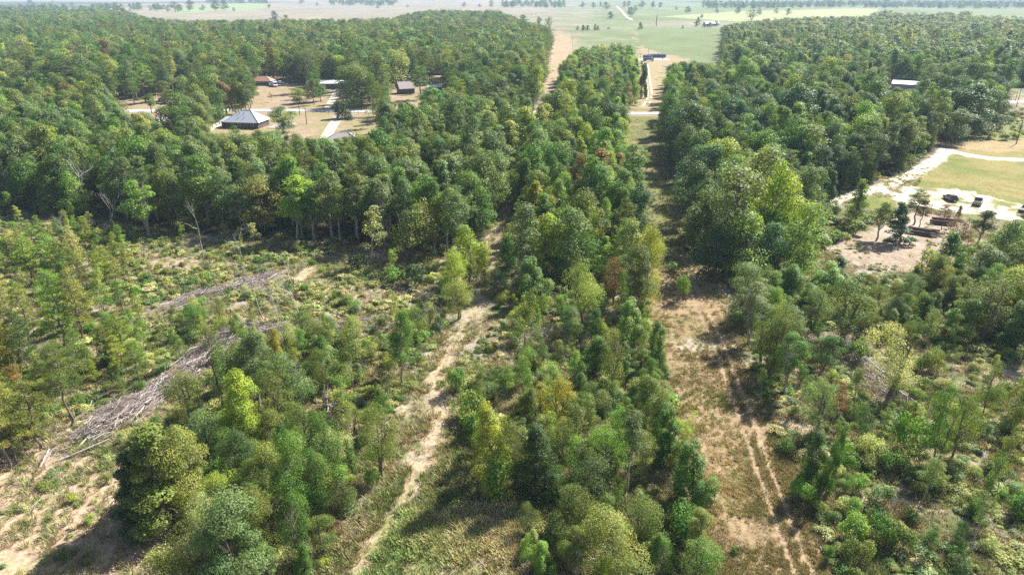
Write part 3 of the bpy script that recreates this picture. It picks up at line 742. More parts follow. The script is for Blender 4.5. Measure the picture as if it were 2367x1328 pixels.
# long white-roofed building
h = tag(empty_at('mobile_home', 764, 203, rad(0)), 'long low building with a flat white roof left of the giant oak', 'building')
walls(h, 24, 8, 2.9, M_BLUEWALL, 0, (('f', -7, 1, 1.4, 1.1, 'window'), ('f', -3, 1, 1.4, 1.1, 'window'), ('f', 1, 0, 1, 2.1, 'door'), ('f', 5, 1, 1.4, 1.1, 'window'), ('f', 9, 1, 1.4, 1.1, 'window')))
gable_roof(h, 24, 8, 2.95, 1.3, M_WHITE)
# small brown hut
h = tag(empty_at('hut', 938, 216, rad(25)), 'small dark brown hut with a steep gable roof beside a tall pine', 'hut')
walls(h, 8, 6.5, 2.6, M_BRICK, 3.2, (('f', 0, 0, 1.0, 2.1, 'door'), ('l', 0, 0.9, 1.2, 1.2, 'window')))
gable_roof(h, 8, 6.5, 2.62, 3.2, M_BROWNROOF)
h = tag(empty_at('outbuilding', 905, 189, rad(3)), 'long low brown-roofed outbuilding behind the small hut', 'building')
walls(h, 19, 6, 2.2, M_BRICK, 0, (('f', 0, 0, 2.4, 1.9, 'door'),)); gable_roof(h, 19, 6, 2.25, 1.0, M_BROWNROOF)
h = tag(empty_at('shed', 1005, 211, rad(8)), 'small shed with a pale flat roof right of the tall yard pine', 'shed')
walls(h, 7, 5, 2.3, M_BLUEWALL, 0, (('f', 0, 0, 1.2, 1.9, 'door'),)); gable_roof(h, 7, 5, 2.35, 0.7, M_WHITE)
h = tag(empty_at('shed', 391, 296, rad(30)), 'small white-sided shed half hidden in the leaves by the road', 'shed')
walls(h, 6, 5, 2.8, M_WHITE, 0, (('f', 0, 0, 1.2, 2.0, 'door'), ('l', 0, 1, 1, 1, 'window'))); gable_roof(h, 6, 5, 2.85, 1.6, M_WHITE)
h = tag(empty_at('shed', 432, 211, rad(35)), 'small tin-roofed shed with rusty front among the yard pines', 'shed')
walls(h, 7, 5, 2.4, M_RUSTROOF, 0, (('f', 0, 0, 1.4, 1.9, 'door'),)); gable_roof(h, 7, 5, 2.45, 1.4, M_METAL)
# metal barn
h = tag(empty_at('barn', 2094, 206, rad(-33)), 'metal barn with a pale ribbed gable roof and grey walls among trees', 'barn')
h.scale = (.74, .74, .74)
walls(h, 19, 13, 4.2, M_METAL, 1.9, (('l', 0, 0.0, 4.0, 3.4, 'door'), ('f', -4, 1.2, 1.4, 1.1, 'window'), ('f', 4, 1.2, 1.4, 1.1, 'window')))
for s_ in (-1, 1):
    for k in range(10):
        x0 = -9.9 + k * 1.98; mb = MB(); slab(mb, (x0 + .02, s_ * 7.0, 4.22 + 0.004 * (k % 2)), (x0 + 1.96, s_ * 7.0, 4.22 + 0.004 * (k % 2)), (x0 + 1.96, s_ * .03, 6.2), (x0 + .02, s_ * .03, 6.2), 0.08); mb.build('roof_panel', M_METAL, h)
MB().tube([(-9.9, 0, 6.24), (9.9, 0, 6.24)], [0.15, 0.15], 4).build('ridge_cap', M_WHITE, h)
h = tag(empty_at('shed', 2255, 184, rad(10)), 'low pale-roofed shed tucked under the trees right of the barn', 'shed')
walls(h, 11, 5, 2.4, M_BLUEWALL, 0, (('f', 0, 0, 2.4, 2.0, 'door'),)); gable_roof(h, 11, 5, 2.45, 0.8, M_WHITE)
for px_, py_, lb in ((1637, 60, 'far white-roofed house beside the dark bushes at the pasture edge'), (1650, 60, 'far pale-roofed barn right of the white-roofed house at the pasture edge')):
    h = tag(empty_at('house', px_, py_, rad(10)), lb, 'house')
    walls(h, 13, 9, 3.2, M_WHITE, 0, (('f', 0, 0, 1.4, 2.1, 'door'), ('f', 4, 1, 1.4, 1.2, 'window'))); gable_roof(h, 13, 9, 3.25, 2.8, M_METAL)
h = tag(empty_at('storage_tower', 861, 13), 'slim beige tower standing in front of the far grove', 'tower')
MB().tube([(0, 0, -.3), (0, 0, 11)], [2.6, 2.6], 12).build('wall', M_CONC, h); MB().tube([(0, 0, 11), (0, 0, 13)], [2.9, 0.2], 12).build('roof', M_METAL, h)

# post and rail fence beside the lane left of the house
fa, fb_ = np.array(G(492, 297)), np.array(G(560, 266)); L_ = np.linalg.norm(fb_ - fa); n_ = 10
f = bpy.data.objects.new('fence', None); COL.objects.link(f); f.location = (*fa, float(Z(*fa))); f.rotation_euler = (0, 0, math.atan2(*(fb_ - fa)[::-1]))
tag(f, 'dark post-and-rail fence along the white lane by the grey-roofed house', 'fence')
post = MB().box(-.11, .11, -.11, .11, -.3, 1.75).mesh('post', M_TIMBER); rail = MB().box(0, L_ / (n_ - 1), -.15, -.112, -.07, .07).mesh('rail', M_TIMBER)
for k in range(n_):
    link('post', post, f, (k * L_ / (n_ - 1), 0, 0))
    if k < n_ - 1:
        for zz in (0.6, 1.4): link('rail', rail, f, (k * L_ / (n_ - 1), 0, zz))
ribbon('lane', [G(478, 303), G(510, 287), G(548, 270), G(566, 259)], 3.6, M_SAND, 0.08, 1.0, 0.1, label='white gravel lane beside the fence and the grey-roofed house')
fa, fb_ = np.array(G(708, 262)), np.array(G(846, 264)); L_ = np.linalg.norm(fb_ - fa); n_ = 9
f = bpy.data.objects.new('fence', None); COL.objects.link(f); f.location = (*fa, float(Z(*fa))); f.rotation_euler = (0, 0, math.atan2(*(fb_ - fa)[::-1]))
tag(f, 'thin wire fence on short posts along the near side of the paved road', 'fence')
post = MB().box(-.07, .07, -.07, .07, -.3, 1.3).mesh('post', M_TIMBER)
for k in range(n_):
    if k != 4: link('post', post, f, (k * L_ / (n_ - 1), 0, 0))
for zz in (0.5, 0.9, 1.2): MB().tube([(0, 0.09, zz), (L_, 0.09, zz)], [.02, .02], 3).build('wire', M_METAL, f)

# utility poles
def pole(bx, by, top, label, arm=True):
    x, y = G(bx, by); H = max(5, height_for(y, top))
    o = tag(empty_at('utility_pole', bx, by, rad(3)), label, 'utility pole', 'utility poles')
    MB().tube([(0, 0, -.4), (0.02 * H / 8, 0, H)], [.17, .11], 8).build('pole', M_TIMBER, o)
    if arm:
        MB().box(-1.1, 1.1, .12, .24, H - 0.75, H - 0.6).build('crossarm', M_TIMBER, o)
        for q in (-.95, 0.3, .95): MB().tube([(q, .18, H - .6), (q, .18, H - .38)], [.07, .05], 6).build('insulator', M_WHITE, o)
pole(709, 287, 249, 'utility pole on the near verge right of the round yard tree')
pole(693, 266, 244, 'short stout utility pole touching the paved road edge', False)
pole(2349, 332, 280, 'leaning utility pole on the pale verge above the yellow lawn')
pole(2349, 247, 205, 'utility pole in front of the far right stretch of paved road')
pole(2346, 236, 216, 'shorter pole just behind the one by the right road stretch', False)
pole(1498, 131, 111, 'tall pole standing on the white tank pad', False)
pole(1480, 138, 125, 'short pole at the left end of the white tank pad', False)
pole(1462, 188, 163, 'reddish pole left of the dark vine-covered column of leaves', False)
pole(398, 283, 250, 'pole in the leaves right of the roadside pine', False)

# vehicles
def wheels(parent, xs, y, r=0.36, w=0.24):
    tyre = MB().tube([(0, -w / 2, 0), (0, w / 2, 0)], [r, r], 12).mesh('tyre', M_TYRE); hub = MB().tube([(0, -w / 2 - .01, 0), (0, w / 2 + .01, 0)], [r * .55, r * .55], 10).mesh('rim', M_METAL)
    for x in xs:
        for s_ in (-1, 1):
            w_ = link('wheel', tyre, parent, (x, s_ * y, r)); link('rim', hub, w_)
def car(px, py, rz, label, paint, kind='suv', group='parked cars and trucks', glass=M_GLASS, cat='car'):
    o = tag(empty_at({'suv': 'parked_car', 'pickup': 'pickup_truck', 'van': 'parked_van'}[kind], px, py, rz, 0.07), label, cat, group)
    if kind == 'pickup':
        MB().prism([(-2.75, .42), (2.7, .42), (2.75, .95), (1.5, 1.12), (0.75, 1.15), (-2.75, 1.12)], -.95, .95).build('body', paint, o)
        MB().prism([(-.75, 1.14), (1.15, 1.14), (0.55, 1.8), (-.6, 1.82)], -.86, .86, [0, 0, .12, .12]).build('cabin', paint, o)
        MB().box(-2.62, -.85, -.8, .8, 1.09, 1.135).build('bed', M_TYRE, o)
        MB().box(-2.78, -2.68, -.8, .8, .55, 1.09).build('tailgate', paint, o)
        MB().prism([(0.62, 1.2), (1.17, 1.2), (0.6, 1.74)], -.74, .74, [0.02, 0, .1]).build('windscreen', glass, o)
        MB().box(-.79, -.62, -.68, .68, 1.3, 1.7).build('rear_window', glass, o)
        for s_ in (-1, 1): MB().box(-.5, .55, s_ * .83 - .03, s_ * .83 + .03, 1.25, 1.68).build('side_window', glass, o)
        xs = (-1.75, 1.75)
    elif kind == 'suv':
        MB().prism([(-2.2, .35), (2.2, .35), (2.3, .75), (1.3, 1.0), (-2.15, 1.08), (-2.3, .7)], -.92, .92).build('body', paint, o)
        MB().prism([(-2.0, 1.06), (1.15, 1.0), (0.35, 1.55), (-1.5, 1.6)], -.84, .84, [0, 0, .14, .14]).build('cabin', paint, o)
        MB().prism([(0.36, 1.1), (1.17, 1.03), (0.42, 1.53)], -.72, .72, [.02, 0, .1]).build('windscreen', glass, o)
        MB().prism([(-2.03, 1.1), (-1.9, 1.1), (-1.53, 1.55)], -.7, .7).build('rear_window', glass, o)
        for s_ in (-1, 1): MB().box(-1.5, .4, s_ * .80 - .03, s_ * .80 + .03, 1.12, 1.48).build('side_window', glass, o)
        xs = (-1.4, 1.4)
    else:
        MB().prism([(-3.1, .45), (2.9, .45), (3.0, 1.15), (2.2, 1.4), (1.6, 2.5), (-3.0, 2.6)], -1.1, 1.1, [0, 0, .05, .02, .08, .08]).build('body', paint, o)
        MB().prism([(1.7, 1.5), (2.24, 1.42), (1.68, 2.4)], -.95, .95).build('windscreen', glass, o)
        MB().box(-3.14, -3.0, -.8, .8, 1.3, 2.1).build('rear_window', glass, o)
        for s_ in (-1, 1): MB().box(-2.2, .8, s_ * 1.08 - .03, s_ * 1.08 + .03, 1.4, 2.1).build('side_window', glass, o)
        xs = (-1.9, 1.9)
    wheels(o, xs, .86 if kind != 'van' else 1.0)
    hl = MB().box(-.03, .03, -.16, .16, -.08, .08).mesh('headlight', M_WHITE)
    for s_ in (-1, 1): link('headlight', hl, o, ({'suv': 2.27, 'pickup': 2.74, 'van': 2.97}[kind], s_ * .65, .72 if kind == 'suv' else .85))
    return o
car(2196, 461, math.atan2(*G(2196, 461)[::-1]) + rad(28), 'dark sedan-like car parked on the white sand behind the brown pine', M_DARKCAR)
car(2260, 470, math.atan2(*G(2260, 470)[::-1]) + rad(-4), 'grey pickup truck parked on the white sand with its tailgate to the camera', M_GREYCAR, 'pickup', cat='pickup truck')
car(2371, 487, math.atan2(*G(2371, 487)[::-1]) + rad(160), 'dark car cut off at the edge of the picture beside the sandy lot', M_DARKCAR)
car(637, 200, rad(-70), 'white camper van with dark rear parked before the red-roofed house', M_WHITECAR, 'van', cat='van')
car(626, 199, rad(-60), 'silver car parked tight left of the white camper van', M_METAL)
car(650, 194, rad(-20), 'white car parked behind the camper van under the pines', M_WHITECAR)
car(663, 191, rad(10), 'dark car parked right of the white one under the pines', M_DARKCAR)
car(593, 196, rad(80), 'white car half hidden by the pines left of the red-roofed house', M_WHITECAR)
car(1001, 191, rad(15), 'white car parked under the trees behind the pale-roofed shed', M_WHITECAR)
car(372, 240, rad(20), 'dark pickup in the shade of the roadside pines', M_DARKCAR, 'pickup', cat='pickup truck')
car(386, 241, rad(-30), 'white boxy van beside the dark pickup near the road', M_WHITECAR, 'van', cat='van')
# tank pad
ribbon('tank_pad', [G(1470, 137), G(1545, 137)], 17, M_SAND, 0.09, 1.5, 0.15, label='white sandy pad under the dark blue tanks')
def tank(px, py, L, r, rz, label):
    o = tag(empty_at('storage_tank', px, py, rz, 0.1), label, 'tank', 'dark blue tanks on the white pad')
    k = 12; MB().tube([(-L / 2 - .4, 0, r + .7), (-L / 2, 0, r + .7), (L / 2, 0, r + .7), (L / 2 + .4, 0, r + .7)], [r * .6, r, r, r * .6], k).build('shell', M_BLUEPAINT, o)
    for x in (-L * .33, L * .33): MB().box(x - .25, x + .25, -r * .8, r * .8, -.2, r * .55 + .2).build('saddle', M_METAL, o)
    MB().tube([(0, 0, 2 * r + .6), (0, 0, 2 * r + 1.1)], [.35, .35], 8).build('hatch', M_METAL, o)
tank(1521, 136, 11.5, 1.55, rad(-2), 'long dark blue tank right on the white pad')
tank(1497, 138, 7.0, 1.5, rad(3), 'shorter dark blue tank left on the white pad')
tank(1505, 134, 5.0, 1.2, rad(8), 'small dark blue tank behind the two larger ones')
t_ = tag(empty_at('tanker_truck', 1499, 141.5, rad(4), 0.1), 'dark blue truck with a pale cab standing in front of the tanks', 'truck')
MB().box(-4.2, 1.6, -1.2, 1.2, .95, 2.5, .96).build('body', M_BLUEPAINT, t_)
MB().prism([(1.7, .6), (4.0, .6), (4.1, 1.5), (3.2, 1.75), (2.8, 2.8), (1.7, 2.85)], -1.15, 1.15).build('cab', M_METAL, t_)
MB().prism([(2.86, 1.85), (3.24, 1.8), (2.83, 2.7)], -1.0, 1.0).build('windscreen', M_GLASS, t_); wheels(t_, (-3.4, -2.3, 3.0), 1.05, .5, .3)

# logs, each a thing: two stacks by the dirt clearing, and grey trunks lying in the slash
LOGM = []
for k in range(4):
    g_ = np.random.default_rng(200 + k); L0 = 1.0
    LOGM.append((MB().tube([(-.5, 0, 0), (-.17, .004 * g_.normal(), .003), (.17, .004 * g_.normal(), 0), (.5, 0, 0)], [.5, .48, .46, .42], 8).mesh('bark', M_LOG, True),
                 MB().tube([(-.502, 0, 0), (-.4985, 0, 0)], [.44, .44], 8).mesh('cut_end', M_CUT)))
def log(x, y, z, L, r, rz, label, group, grey=False, tilt=0.0):
    o = bpy.data.objects.new('log', None); COL.objects.link(o); o.location = (x, y, z); o.rotation_euler = (0, tilt, rz); o.scale = (L, 2 * r, 2 * r)
    a, b = LOGM[int(GP.integers(4))]
    link('bark', a, o); link('cut_end', b, o)
    tag(o, label, 'log', group)
ORD = ['first', 'second', 'third', 'fourth', 'fifth', 'sixth', 'seventh', 'eighth', 'ninth', 'tenth']
for (px_, py_, rows, L, rz, where) in ((2133, 541, (5, 4, 2), 4.6, rad(-30), 'lower log stack beside the dirt clearing'), (2183, 517, (4, 3, 1), 4.6, rad(-18), 'upper log stack behind the brown pine')):
    x, y = G(px_, py_)
    for lev, m in enumerate(rows):
        for k in range(m):
            u = (k - (m - 1) / 2) * 0.62 + GP.normal() * .05
            sh = GP.normal() * .6; log(x - math.sin(rz) * u + math.cos(rz) * sh, y + math.cos(rz) * u + math.sin(rz) * sh, float(Z(x, y)) + .3 + lev * .5, L * (0.85 + .25 * GP.random()), .24 + .07 * GP.random(), rz + GP.normal() * .2,
                f'{["grey", "brown", "dark"][(k + lev) % 3]} log, {["bottom", "middle", "top"][lev]} layer of the {where}, {ORD[k]} from front', 'stacked logs')
# white marker posts across the shaded strip
mp = MB().box(-.06, .06, -.06, .06, -.2, 1.0).mesh('marker_post', M_WHITE)
for k, (px_, py_) in enumerate(((1561, 553), (1565, 553), (1587, 552), (1622, 554))):
    x, y = G(px_, py_); o = link('marker_post', mp, None, (x, y, float(Z(x, y)))); tag(o, f'small white marker post across the shaded grassy strip, {ORD[k]} from its left end', 'marker post', 'white marker posts')
# grey tarp shelter in the wood
o = tag(empty_at('tarp_shelter', 1000, 548, rad(40)), 'grey tarp shelter half hidden in the dark wood edge', 'shelter')
mb = MB(); slab(mb, (-1.6, -1.4, 2.0), (1.6, -1.4, 2.0), (1.5, 1.4, 3.1), (-1.5, 1.4, 3.1), .05); mb.build('canopy', M_TARP, o)
for sx_ in (-1.4, 1.4):
    for sy_, hh in ((-1.2, 2.0), (1.2, 2.9)): MB().tube([(sx_, sy_, -.2), (sx_, sy_, hh)], [.05, .05], 5).build('leg', M_TIMBER, o)

# cattle far out in the pasture
def cow_mesh():
    mb = MB()
    mb.tube([(-1.15, 0, 1.15), (-.95, 0, 1.1), (-.2, 0, 1.0), (.6, 0, 1.05), (.95, 0, 1.2), (1.3, 0, 1.25), (1.5, 0, 1.0), (1.75, 0, .7)], [.12, .36, .42, .4, .3, .2, .2, .1], 8)
    for x in (-.85, .65):
        for y in (-.25, .25): mb.tube([(x, y, .95), (x + .05, y, .5), (x, y, 0)], [.16, .09, .07], 6)
    return mb.mesh('cow', M_HIDE, True)
cm = cow_mesh()
COWS = [(1229, 33), (1239, 31), (1251, 30), (1262, 29), (1375, 29), (1378, 29), (1405, 69), (1407, 68), (575, 19), (584, 17)]
for k, (px_, py_) in enumerate(COWS):
    x, y = G(px_, py_); o = link('cow', cm, None, (x, y, float(Z(x, y)) - .02), GP.random() * 6.28); o.scale = (1.25,) * 3
    tag(o, f'dark cow grazing in the pasture, {ORD[k]} of the scattered herd counted from the wood corner', 'cow', 'cattle grazing in the pasture')

# ------------------------------------------------------------------ trees read off the photograph one by one
def hand():
    A = at
    # lower left
    A(375, 1200, 992, 200, 'cedar', 'olive green'); A(455, 1190, 985, 130, 'round', 'pale olive'); A(330, 1190, 1035, 110, 'cedar', 'dark green')
    A(572, 1050, 838, 105, 'cone', 'yellow-green', label='tall pointed yellow-green tree rising from the thicket beside the big windrow')
    A(525, 950, 775, 105, 'open', 'grey-green'); A(600, 945, 765, 95, 'tall', 'grey-green'); A(652, 905, 762, 42, 'cone', 'golden')
    A(690, 940, 800, 110, 'open', 'grey-green'); A(640, 1010, 850, 95, 'open', 'olive green')
    A(550, 1345, 1135, 210, 'round', 'grey-green'); A(470, 1335, 1200, 120, 'open', 'olive green'); A(690, 1215, 1010, 140, 'round', 'green'); A(620, 1170, 1030, 120, 'round', 'olive green')
    A(750, 1120, 945, 115, 'open', 'green'); A(880, 1105, 905, 100, 'open', 'olive green'); A(700, 1090, 930, 100, 'open', 'olive green'); A(510, 1120, 1060, 80, 'shrub', 'bright green')
    A(820, 940, 770, 90, 'sapling', 'olive green'); A(930, 890, 720, 70, 'tall', 'green'); A(560, 1130, 1000, 110, 'round', 'dark green'); A(740, 1190, 1040, 90, 'round', 'green')
    A(440, 980, 850, 100, 'open', 'olive green'); A(480, 1060, 940, 110, 'open', 'grey-green'); A(650, 1110, 990, 100, 'vine', 'green'); A(600, 1280, 1110, 110, 'round', 'olive green'); A(700, 1290, 1150, 90, 'open', 'green')
    A(390, 1340, 1270, 90, 'shrub', 'pale olive'); A(455, 770, 700, 60, 'open', 'green'); A(340, 545, 410, 75, 'tall', 'bright green')
    # left edge
    A(165, 985, 790, 105, 'pine', 'olive green'); A(25, 1085, 860, 110, 'young_pine', 'pale olive'); A(95, 1040, 880, 100, 'young_pine', 'olive green'); A(10, 880, 690, 80, 'cone', 'golden')
    A(65, 870, 715, 75, 'young_pine', 'dark green'); A(5, 1000, 830, 90, 'young_pine', 'olive green'); A(150, 800, 620, 80, 'young_pine', 'bright green'); A(195, 790, 615, 70, 'young_pine', 'pale olive'); A(70, 790, 650, 70, 'young_pine', 'pale olive')
    A(125, 640, 535, 60, 'young_pine', 'bright green'); A(75, 650, 540, 60, 'young_pine', 'bright green'); A(20, 760, 610, 70, 'young_pine', 'pale green'); A(240, 740, 610, 60, 'sapling', 'pale olive'); A(45, 950, 850, 60, 'sapling', 'orange'); A(110, 880, 830, 60, 'open', 'orange')
    A(40, 1070, 900, 110, 'young_pine', 'olive green'); A(-30, 1080, 880, 120, 'young_pine', 'olive green'); A(-40, 960, 800, 100, 'young_pine', 'olive green')
    # middle
    A(1085, 655, 518, 95, 'round', 'yellow-green'); A(1055, 700, 575, 80, 'round', 'yellow-green'); A(1120, 650, 555, 65, 'round', 'yellow-green'); A(1060, 735, 640, 75, 'open', 'pale olive')
    A(1065, 560, 425, 95, 'pine', 'grey-green'); A(858, 610, 478, 72, 'sapling', 'pale green', label='pale airy young tree standing alone before the dark wood edge'); A(945, 600, 470, 115, 'open', 'olive green'); A(985, 585, 455, 75, 'open', 'pale olive')
    A(1490, 700, 512, 85, 'round', 'yellow-green'); A(1465, 720, 560, 90, 'tall', 'olive green'); A(1445, 650, 500, 70, 'tall', 'pale olive'); A(1350, 760, 590, 100, 'open', 'pale olive'); A(1420, 700, 590, 70, 'open', 'orange')
    A(1430, 745, 620, 45, 'sapling', 'bright green'); A(1240, 700, 590, 95, 'vine', 'green'); A(1205, 650, 465, 85, 'tall', 'grey-green'); A(1265, 640, 490, 95, 'round', 'yellow-green'); A(1310, 640, 470, 110, 'round', 'grey-green')
    A(1345, 600, 430, 110, 'round', 'olive green'); A(1465, 560, 415, 75, 'round', 'blue-green'); A(1460, 480, 330, 75, 'tall', 'green'); A(1205, 840, 660, 80, 'sapling', 'olive green')
    A(1370, 890, 770, 78, 'cone', 'green'); A(1410, 900, 760, 70, 'open', 'pale olive'); A(1470, 800, 680, 90, 'vine', 'bright green'); A(1525, 860, 745, 65, 'vine', 'green'); A(1550, 1080, 945, 85, 'vine', 'green'); A(1535, 990, 840, 80, 'tall', 'olive green', lean=(0.0, 0.45))
    A(1142, 1120, 922, 88, 'cone', 'yellow-green'); A(1238, 1145, 975, 90, 'cone', 'dark green'); A(1190, 1120, 960, 90, 'open', 'olive green'); A(1150, 1150, 1050, 75, 'shrub', 'bright green')
    A(1290, 1010, 870, 85, 'open', 'golden'); A(1330, 1060, 905, 80, 'sapling', 'olive green'); A(1240, 960, 880, 60, 'sapling', 'golden'); A(1400, 1120, 970, 105, 'open', 'bright green'); A(1450, 1140, 960, 85, 'sapling', 'grey-green'); A(1360, 1180, 1040, 120, 'open', 'dark green')
    A(1410, 1350, 1195, 170, 'round', 'pale olive', label='wide olive bush at the bottom between the grass patch and the grassy strip'); A(1390, 1360, 1275, 45, 'open', 'yellow-green'); A(1330, 1250, 1110, 95, 'open', 'olive green'); A(1480, 1250, 1130, 95, 'open', 'olive green')
    A(1605, 1175, 1018, 120, 'vine', 'green', label='dark hooked tree draped in vines on the edge of the grassy strip'); A(1575, 1240, 1170, 90, 'shrub', 'green'); A(1290, 1110, 960, 80, 'open', 'olive green'); A(1100, 1010, 950, 60, 'shrub', 'green')
    A(1180, 215, 140, 26, 'tall', 'bright green'); A(1482, 226, 138, 30, 'vine', 'dark green', label='dark column of vine-covered tree beside the white pasture track'); A(1488, 200, 142, 20, 'vine', 'dark green')
    # right
    A(1690, 620, 380, 165, 'round', 'grey-green'); A(1735, 545, 332, 170, 'round', 'pale olive'); A(1770, 590, 370, 130, 'round', 'yellow-green'); A(1640, 470, 330, 110, 'round', 'blue-green'); A(1620, 420, 300, 90, 'round', 'green')
    A(1705, 640, 490, 140, 'round', 'bright green'); A(1712, 745, 610, 125, 'round', 'grey-green'); A(1845, 640, 455, 125, 'round', 'bright green'); A(1770, 600, 480, 90, 'round', 'green'); A(1620, 560, 420, 90, 'round', 'grey-green')
    A(1890, 700, 600, 95, 'vine', 'bright green'); A(1800, 690, 600, 90, 'vine', 'green'); A(1850, 720, 640, 70, 'vine', 'green'); A(1920, 660, 590, 70, 'vine', 'dark green')
    A(2077, 560, 467, 62, 'cedar', 'blue-green', label='dense blue-green cedar standing alone in the bare dirt clearing'); A(2113, 517, 437, 62, 'pine', 'dark green'); A(2125, 522, 462, 40, 'pine', 'rusty brown'); A(2026, 553, 463, 52, 'tall', 'olive green')
    A(1977, 515, 410, 48, 'cone', 'bright green', label='bright green pointed tree at the inner corner of the sandy drive'); A(1915, 470, 392, 34, 'cedar', 'blue-green'); A(2210, 572, 498, 62, 'open', 'rusty brown', label='rust-brown dead bush right of the log stacks')
    A(2178, 530, 470, 40, 'pine', 'rusty brown'); A(2215, 505, 472, 14, 'cone', 'rusty brown'); A(2295, 632, 500, 105, 'round', 'grey-green'); A(2260, 560, 482, 60, 'tall', 'dark green'); A(2335, 610, 510, 85, 'round', 'grey-green')
    A(2355, 565, 484, 60, 'pine', 'dark green'); A(2250, 660, 562, 85, 'round', 'grey-green'); A(2180, 640, 535, 60, 'cone', 'green'); A(2130, 660, 570, 70, 'open', 'pale olive'); A(2330, 740, 610, 130, 'round', 'yellow-green'); A(2265, 780, 630, 120, 'open', 'olive green')
    A(2200, 780, 690, 115, 'vine', 'bright green'); A(2330, 800, 660, 110, 'vine', 'dark green'); A(2360, 960, 755, 75, 'open', 'olive green')
    A(1950, 785, 640, 115, 'open', 'olive green', label='open-crowned olive tree with a forked trunk above the bare slash'); A(2052, 912, 748, 125, 'open', 'pale green', label='pale open-crowned tree on a single dark trunk amid the cut-over ground'); A(1880, 760, 660, 75, 'open', 'grey-green')
    A(1922, 985, 884, 44, 'sapling', 'red', label='small sapling with bright red leaves right of the grassy strip'); A(1885, 1000, 868, 85, 'open', 'grey-green'); A(1890, 1120, 985, 85, 'vine', 'dark green'); A(1905, 1130, 970, 50, 'vine', 'green')
    A(1805, 850, 690, 80, 'open', 'grey-green'); A(1760, 840, 700, 70, 'open', 'olive green'); A(1840, 830, 710, 70, 'sapling', 'grey-green'); A(1780, 860, 740, 60, 'sapling', 'olive green'); A(1900, 850, 770, 70, 'open', 'green')
    A(2240, 1275, 1035, 60, 'sapling', 'grey-green', label='tall thin leaning sapling with a long bare stem, lower right'); A(2160, 1075, 880, 80, 'open', 'green'); A(2200, 1060, 900, 70, 'open', 'olive green'); A(2130, 1160, 1030, 60, 'sapling', 'grey-green'); A(2300, 1160, 930, 60, 'sapling', 'olive green')
    A(2270, 970, 830, 60, 'open', 'olive green'); A(2330, 1030, 880, 80, 'sapling', 'olive green'); A(1990, 1020, 930, 70, 'open', 'green'); A(2090, 1050, 950, 80, 'shrub', 'green')
    for q in ((1545, 318, 215, 62), (1560, 362, 245, 72), (1574, 408, 285, 82), (1590, 458, 330, 92), (1604, 510, 372, 98), (1628, 580, 440, 105), (1650, 640, 520, 95)):
        A(*q, 'round', ['green', 'blue-green', 'grey-green', 'dark green'][int(GP.integers(4))])
    for q in ((772, 428, 312, 84), (835, 425, 306, 86), (720, 432, 318, 74), (803, 440, 318, 90), (880, 420, 300, 80), (690, 425, 304, 70), (640, 428, 298, 80), (590, 420, 303, 60), (540, 425, 315, 70), (500, 420, 308, 74)):
        A(*q, 'round', ['green', 'olive green', 'grey-green', 'bright green'][int(GP.integers(4))])
    A(1735, 792, 650, 85, 'tall', 'grey-green'); A(1775, 872, 712, 90, 'open', 'olive green'); A(1818, 908, 765, 78, 'tall', 'green'); A(1745, 720, 640, 60, 'tall', 'olive green')
    # yard trees
    A(838, 247, 152, 118, 'round', 'olive green', label='giant round oak beside the paved road, its shade lying on the road'); A(657, 306, 244, 66, 'round', 'green', label='round green tree right of the grey-roofed house'); A(878, 275, 226, 62, 'round', 'bright green')
    A(545, 327, 290, 32, 'round', 'green'); A(604, 332, 298, 46, 'round', 'olive green'); A(640, 335, 300, 50, 'round', 'green'); A(518, 338, 304, 36, 'open', 'olive green'); A(588, 232, 178, 26, 'pine', 'green'); A(725, 237, 180, 48, 'round', 'green'); A(692, 240, 204, 44, 'round', 'yellow-green'); A(742, 235, 175, 40, 'round', 'dark green'); A(629, 237, 211, 12, 'sapling', 'straw')
    A(560, 262, 162, 62, 'pine', 'dark green'); A(530, 258, 160, 62, 'pine', 'dark green'); A(495, 258, 165, 62, 'pine', 'dark green'); A(580, 262, 175, 44, 'pine', 'green'); A(515, 262, 185, 40, 'pine', 'green'); A(545, 264, 195, 36, 'pine', 'green'); A(465, 240, 165, 55, 'pine', 'dark green')
    A(972, 230, 152, 56, 'pine', 'green'); A(263, 243, 142, 58, 'pine', 'green'); A(336, 238, 145, 60, 'pine', 'bright green'); A(312, 243, 180, 40, 'pine', 'green'); A(300, 226, 150, 55, 'pine', 'green'); A(362, 228, 170, 36, 'pine', 'green'); A(352, 262, 215, 32, 'tall', 'green'); A(400, 270, 185, 44, 'tall', 'olive green')
    A(1062, 245, 183, 44, 'round', 'yellow-green', label='bright yellow-green round tree among the dark trees behind the houses'); A(150, 250, 135, 100, 'pine', 'dark green'); A(30, 235, 150, 95, 'pine', 'dark green'); A(430, 330, 215, 85, 'tall', 'green'); A(480, 300, 240, 60, 'tall', 'green'); A(405, 335, 245, 70, 'tall', 'olive green'); A(800, 275, 232, 60, 'vine', 'dark green')
    A(1005, 300, 205, 110, 'round', 'green'); A(1110, 290, 165, 80, 'pine', 'blue-green'); A(490, 175, 105, 68, 'open', 'rusty brown'); A(395, 165, 100, 40, 'open', 'rusty brown'); A(60, 160, 100, 60, 'open', 'rusty brown'); A(890, 400, 358, 34, 'open', 'red')
    A(920, 205, 115, 72, 'open', 'pale olive')
    # right wood landmarks
    A(2175, 300, 208, 130, 'round', 'pale olive', label='broad tree with a flat yellow-olive crown in front of the metal barn'); A(2110, 300, 222, 80, 'round', 'olive green'); A(2245, 310, 190, 110, 'round', 'dark green'); A(2300, 262, 188, 60, 'round', 'dark green'); A(2290, 300, 205, 80, 'round', 'dark green')
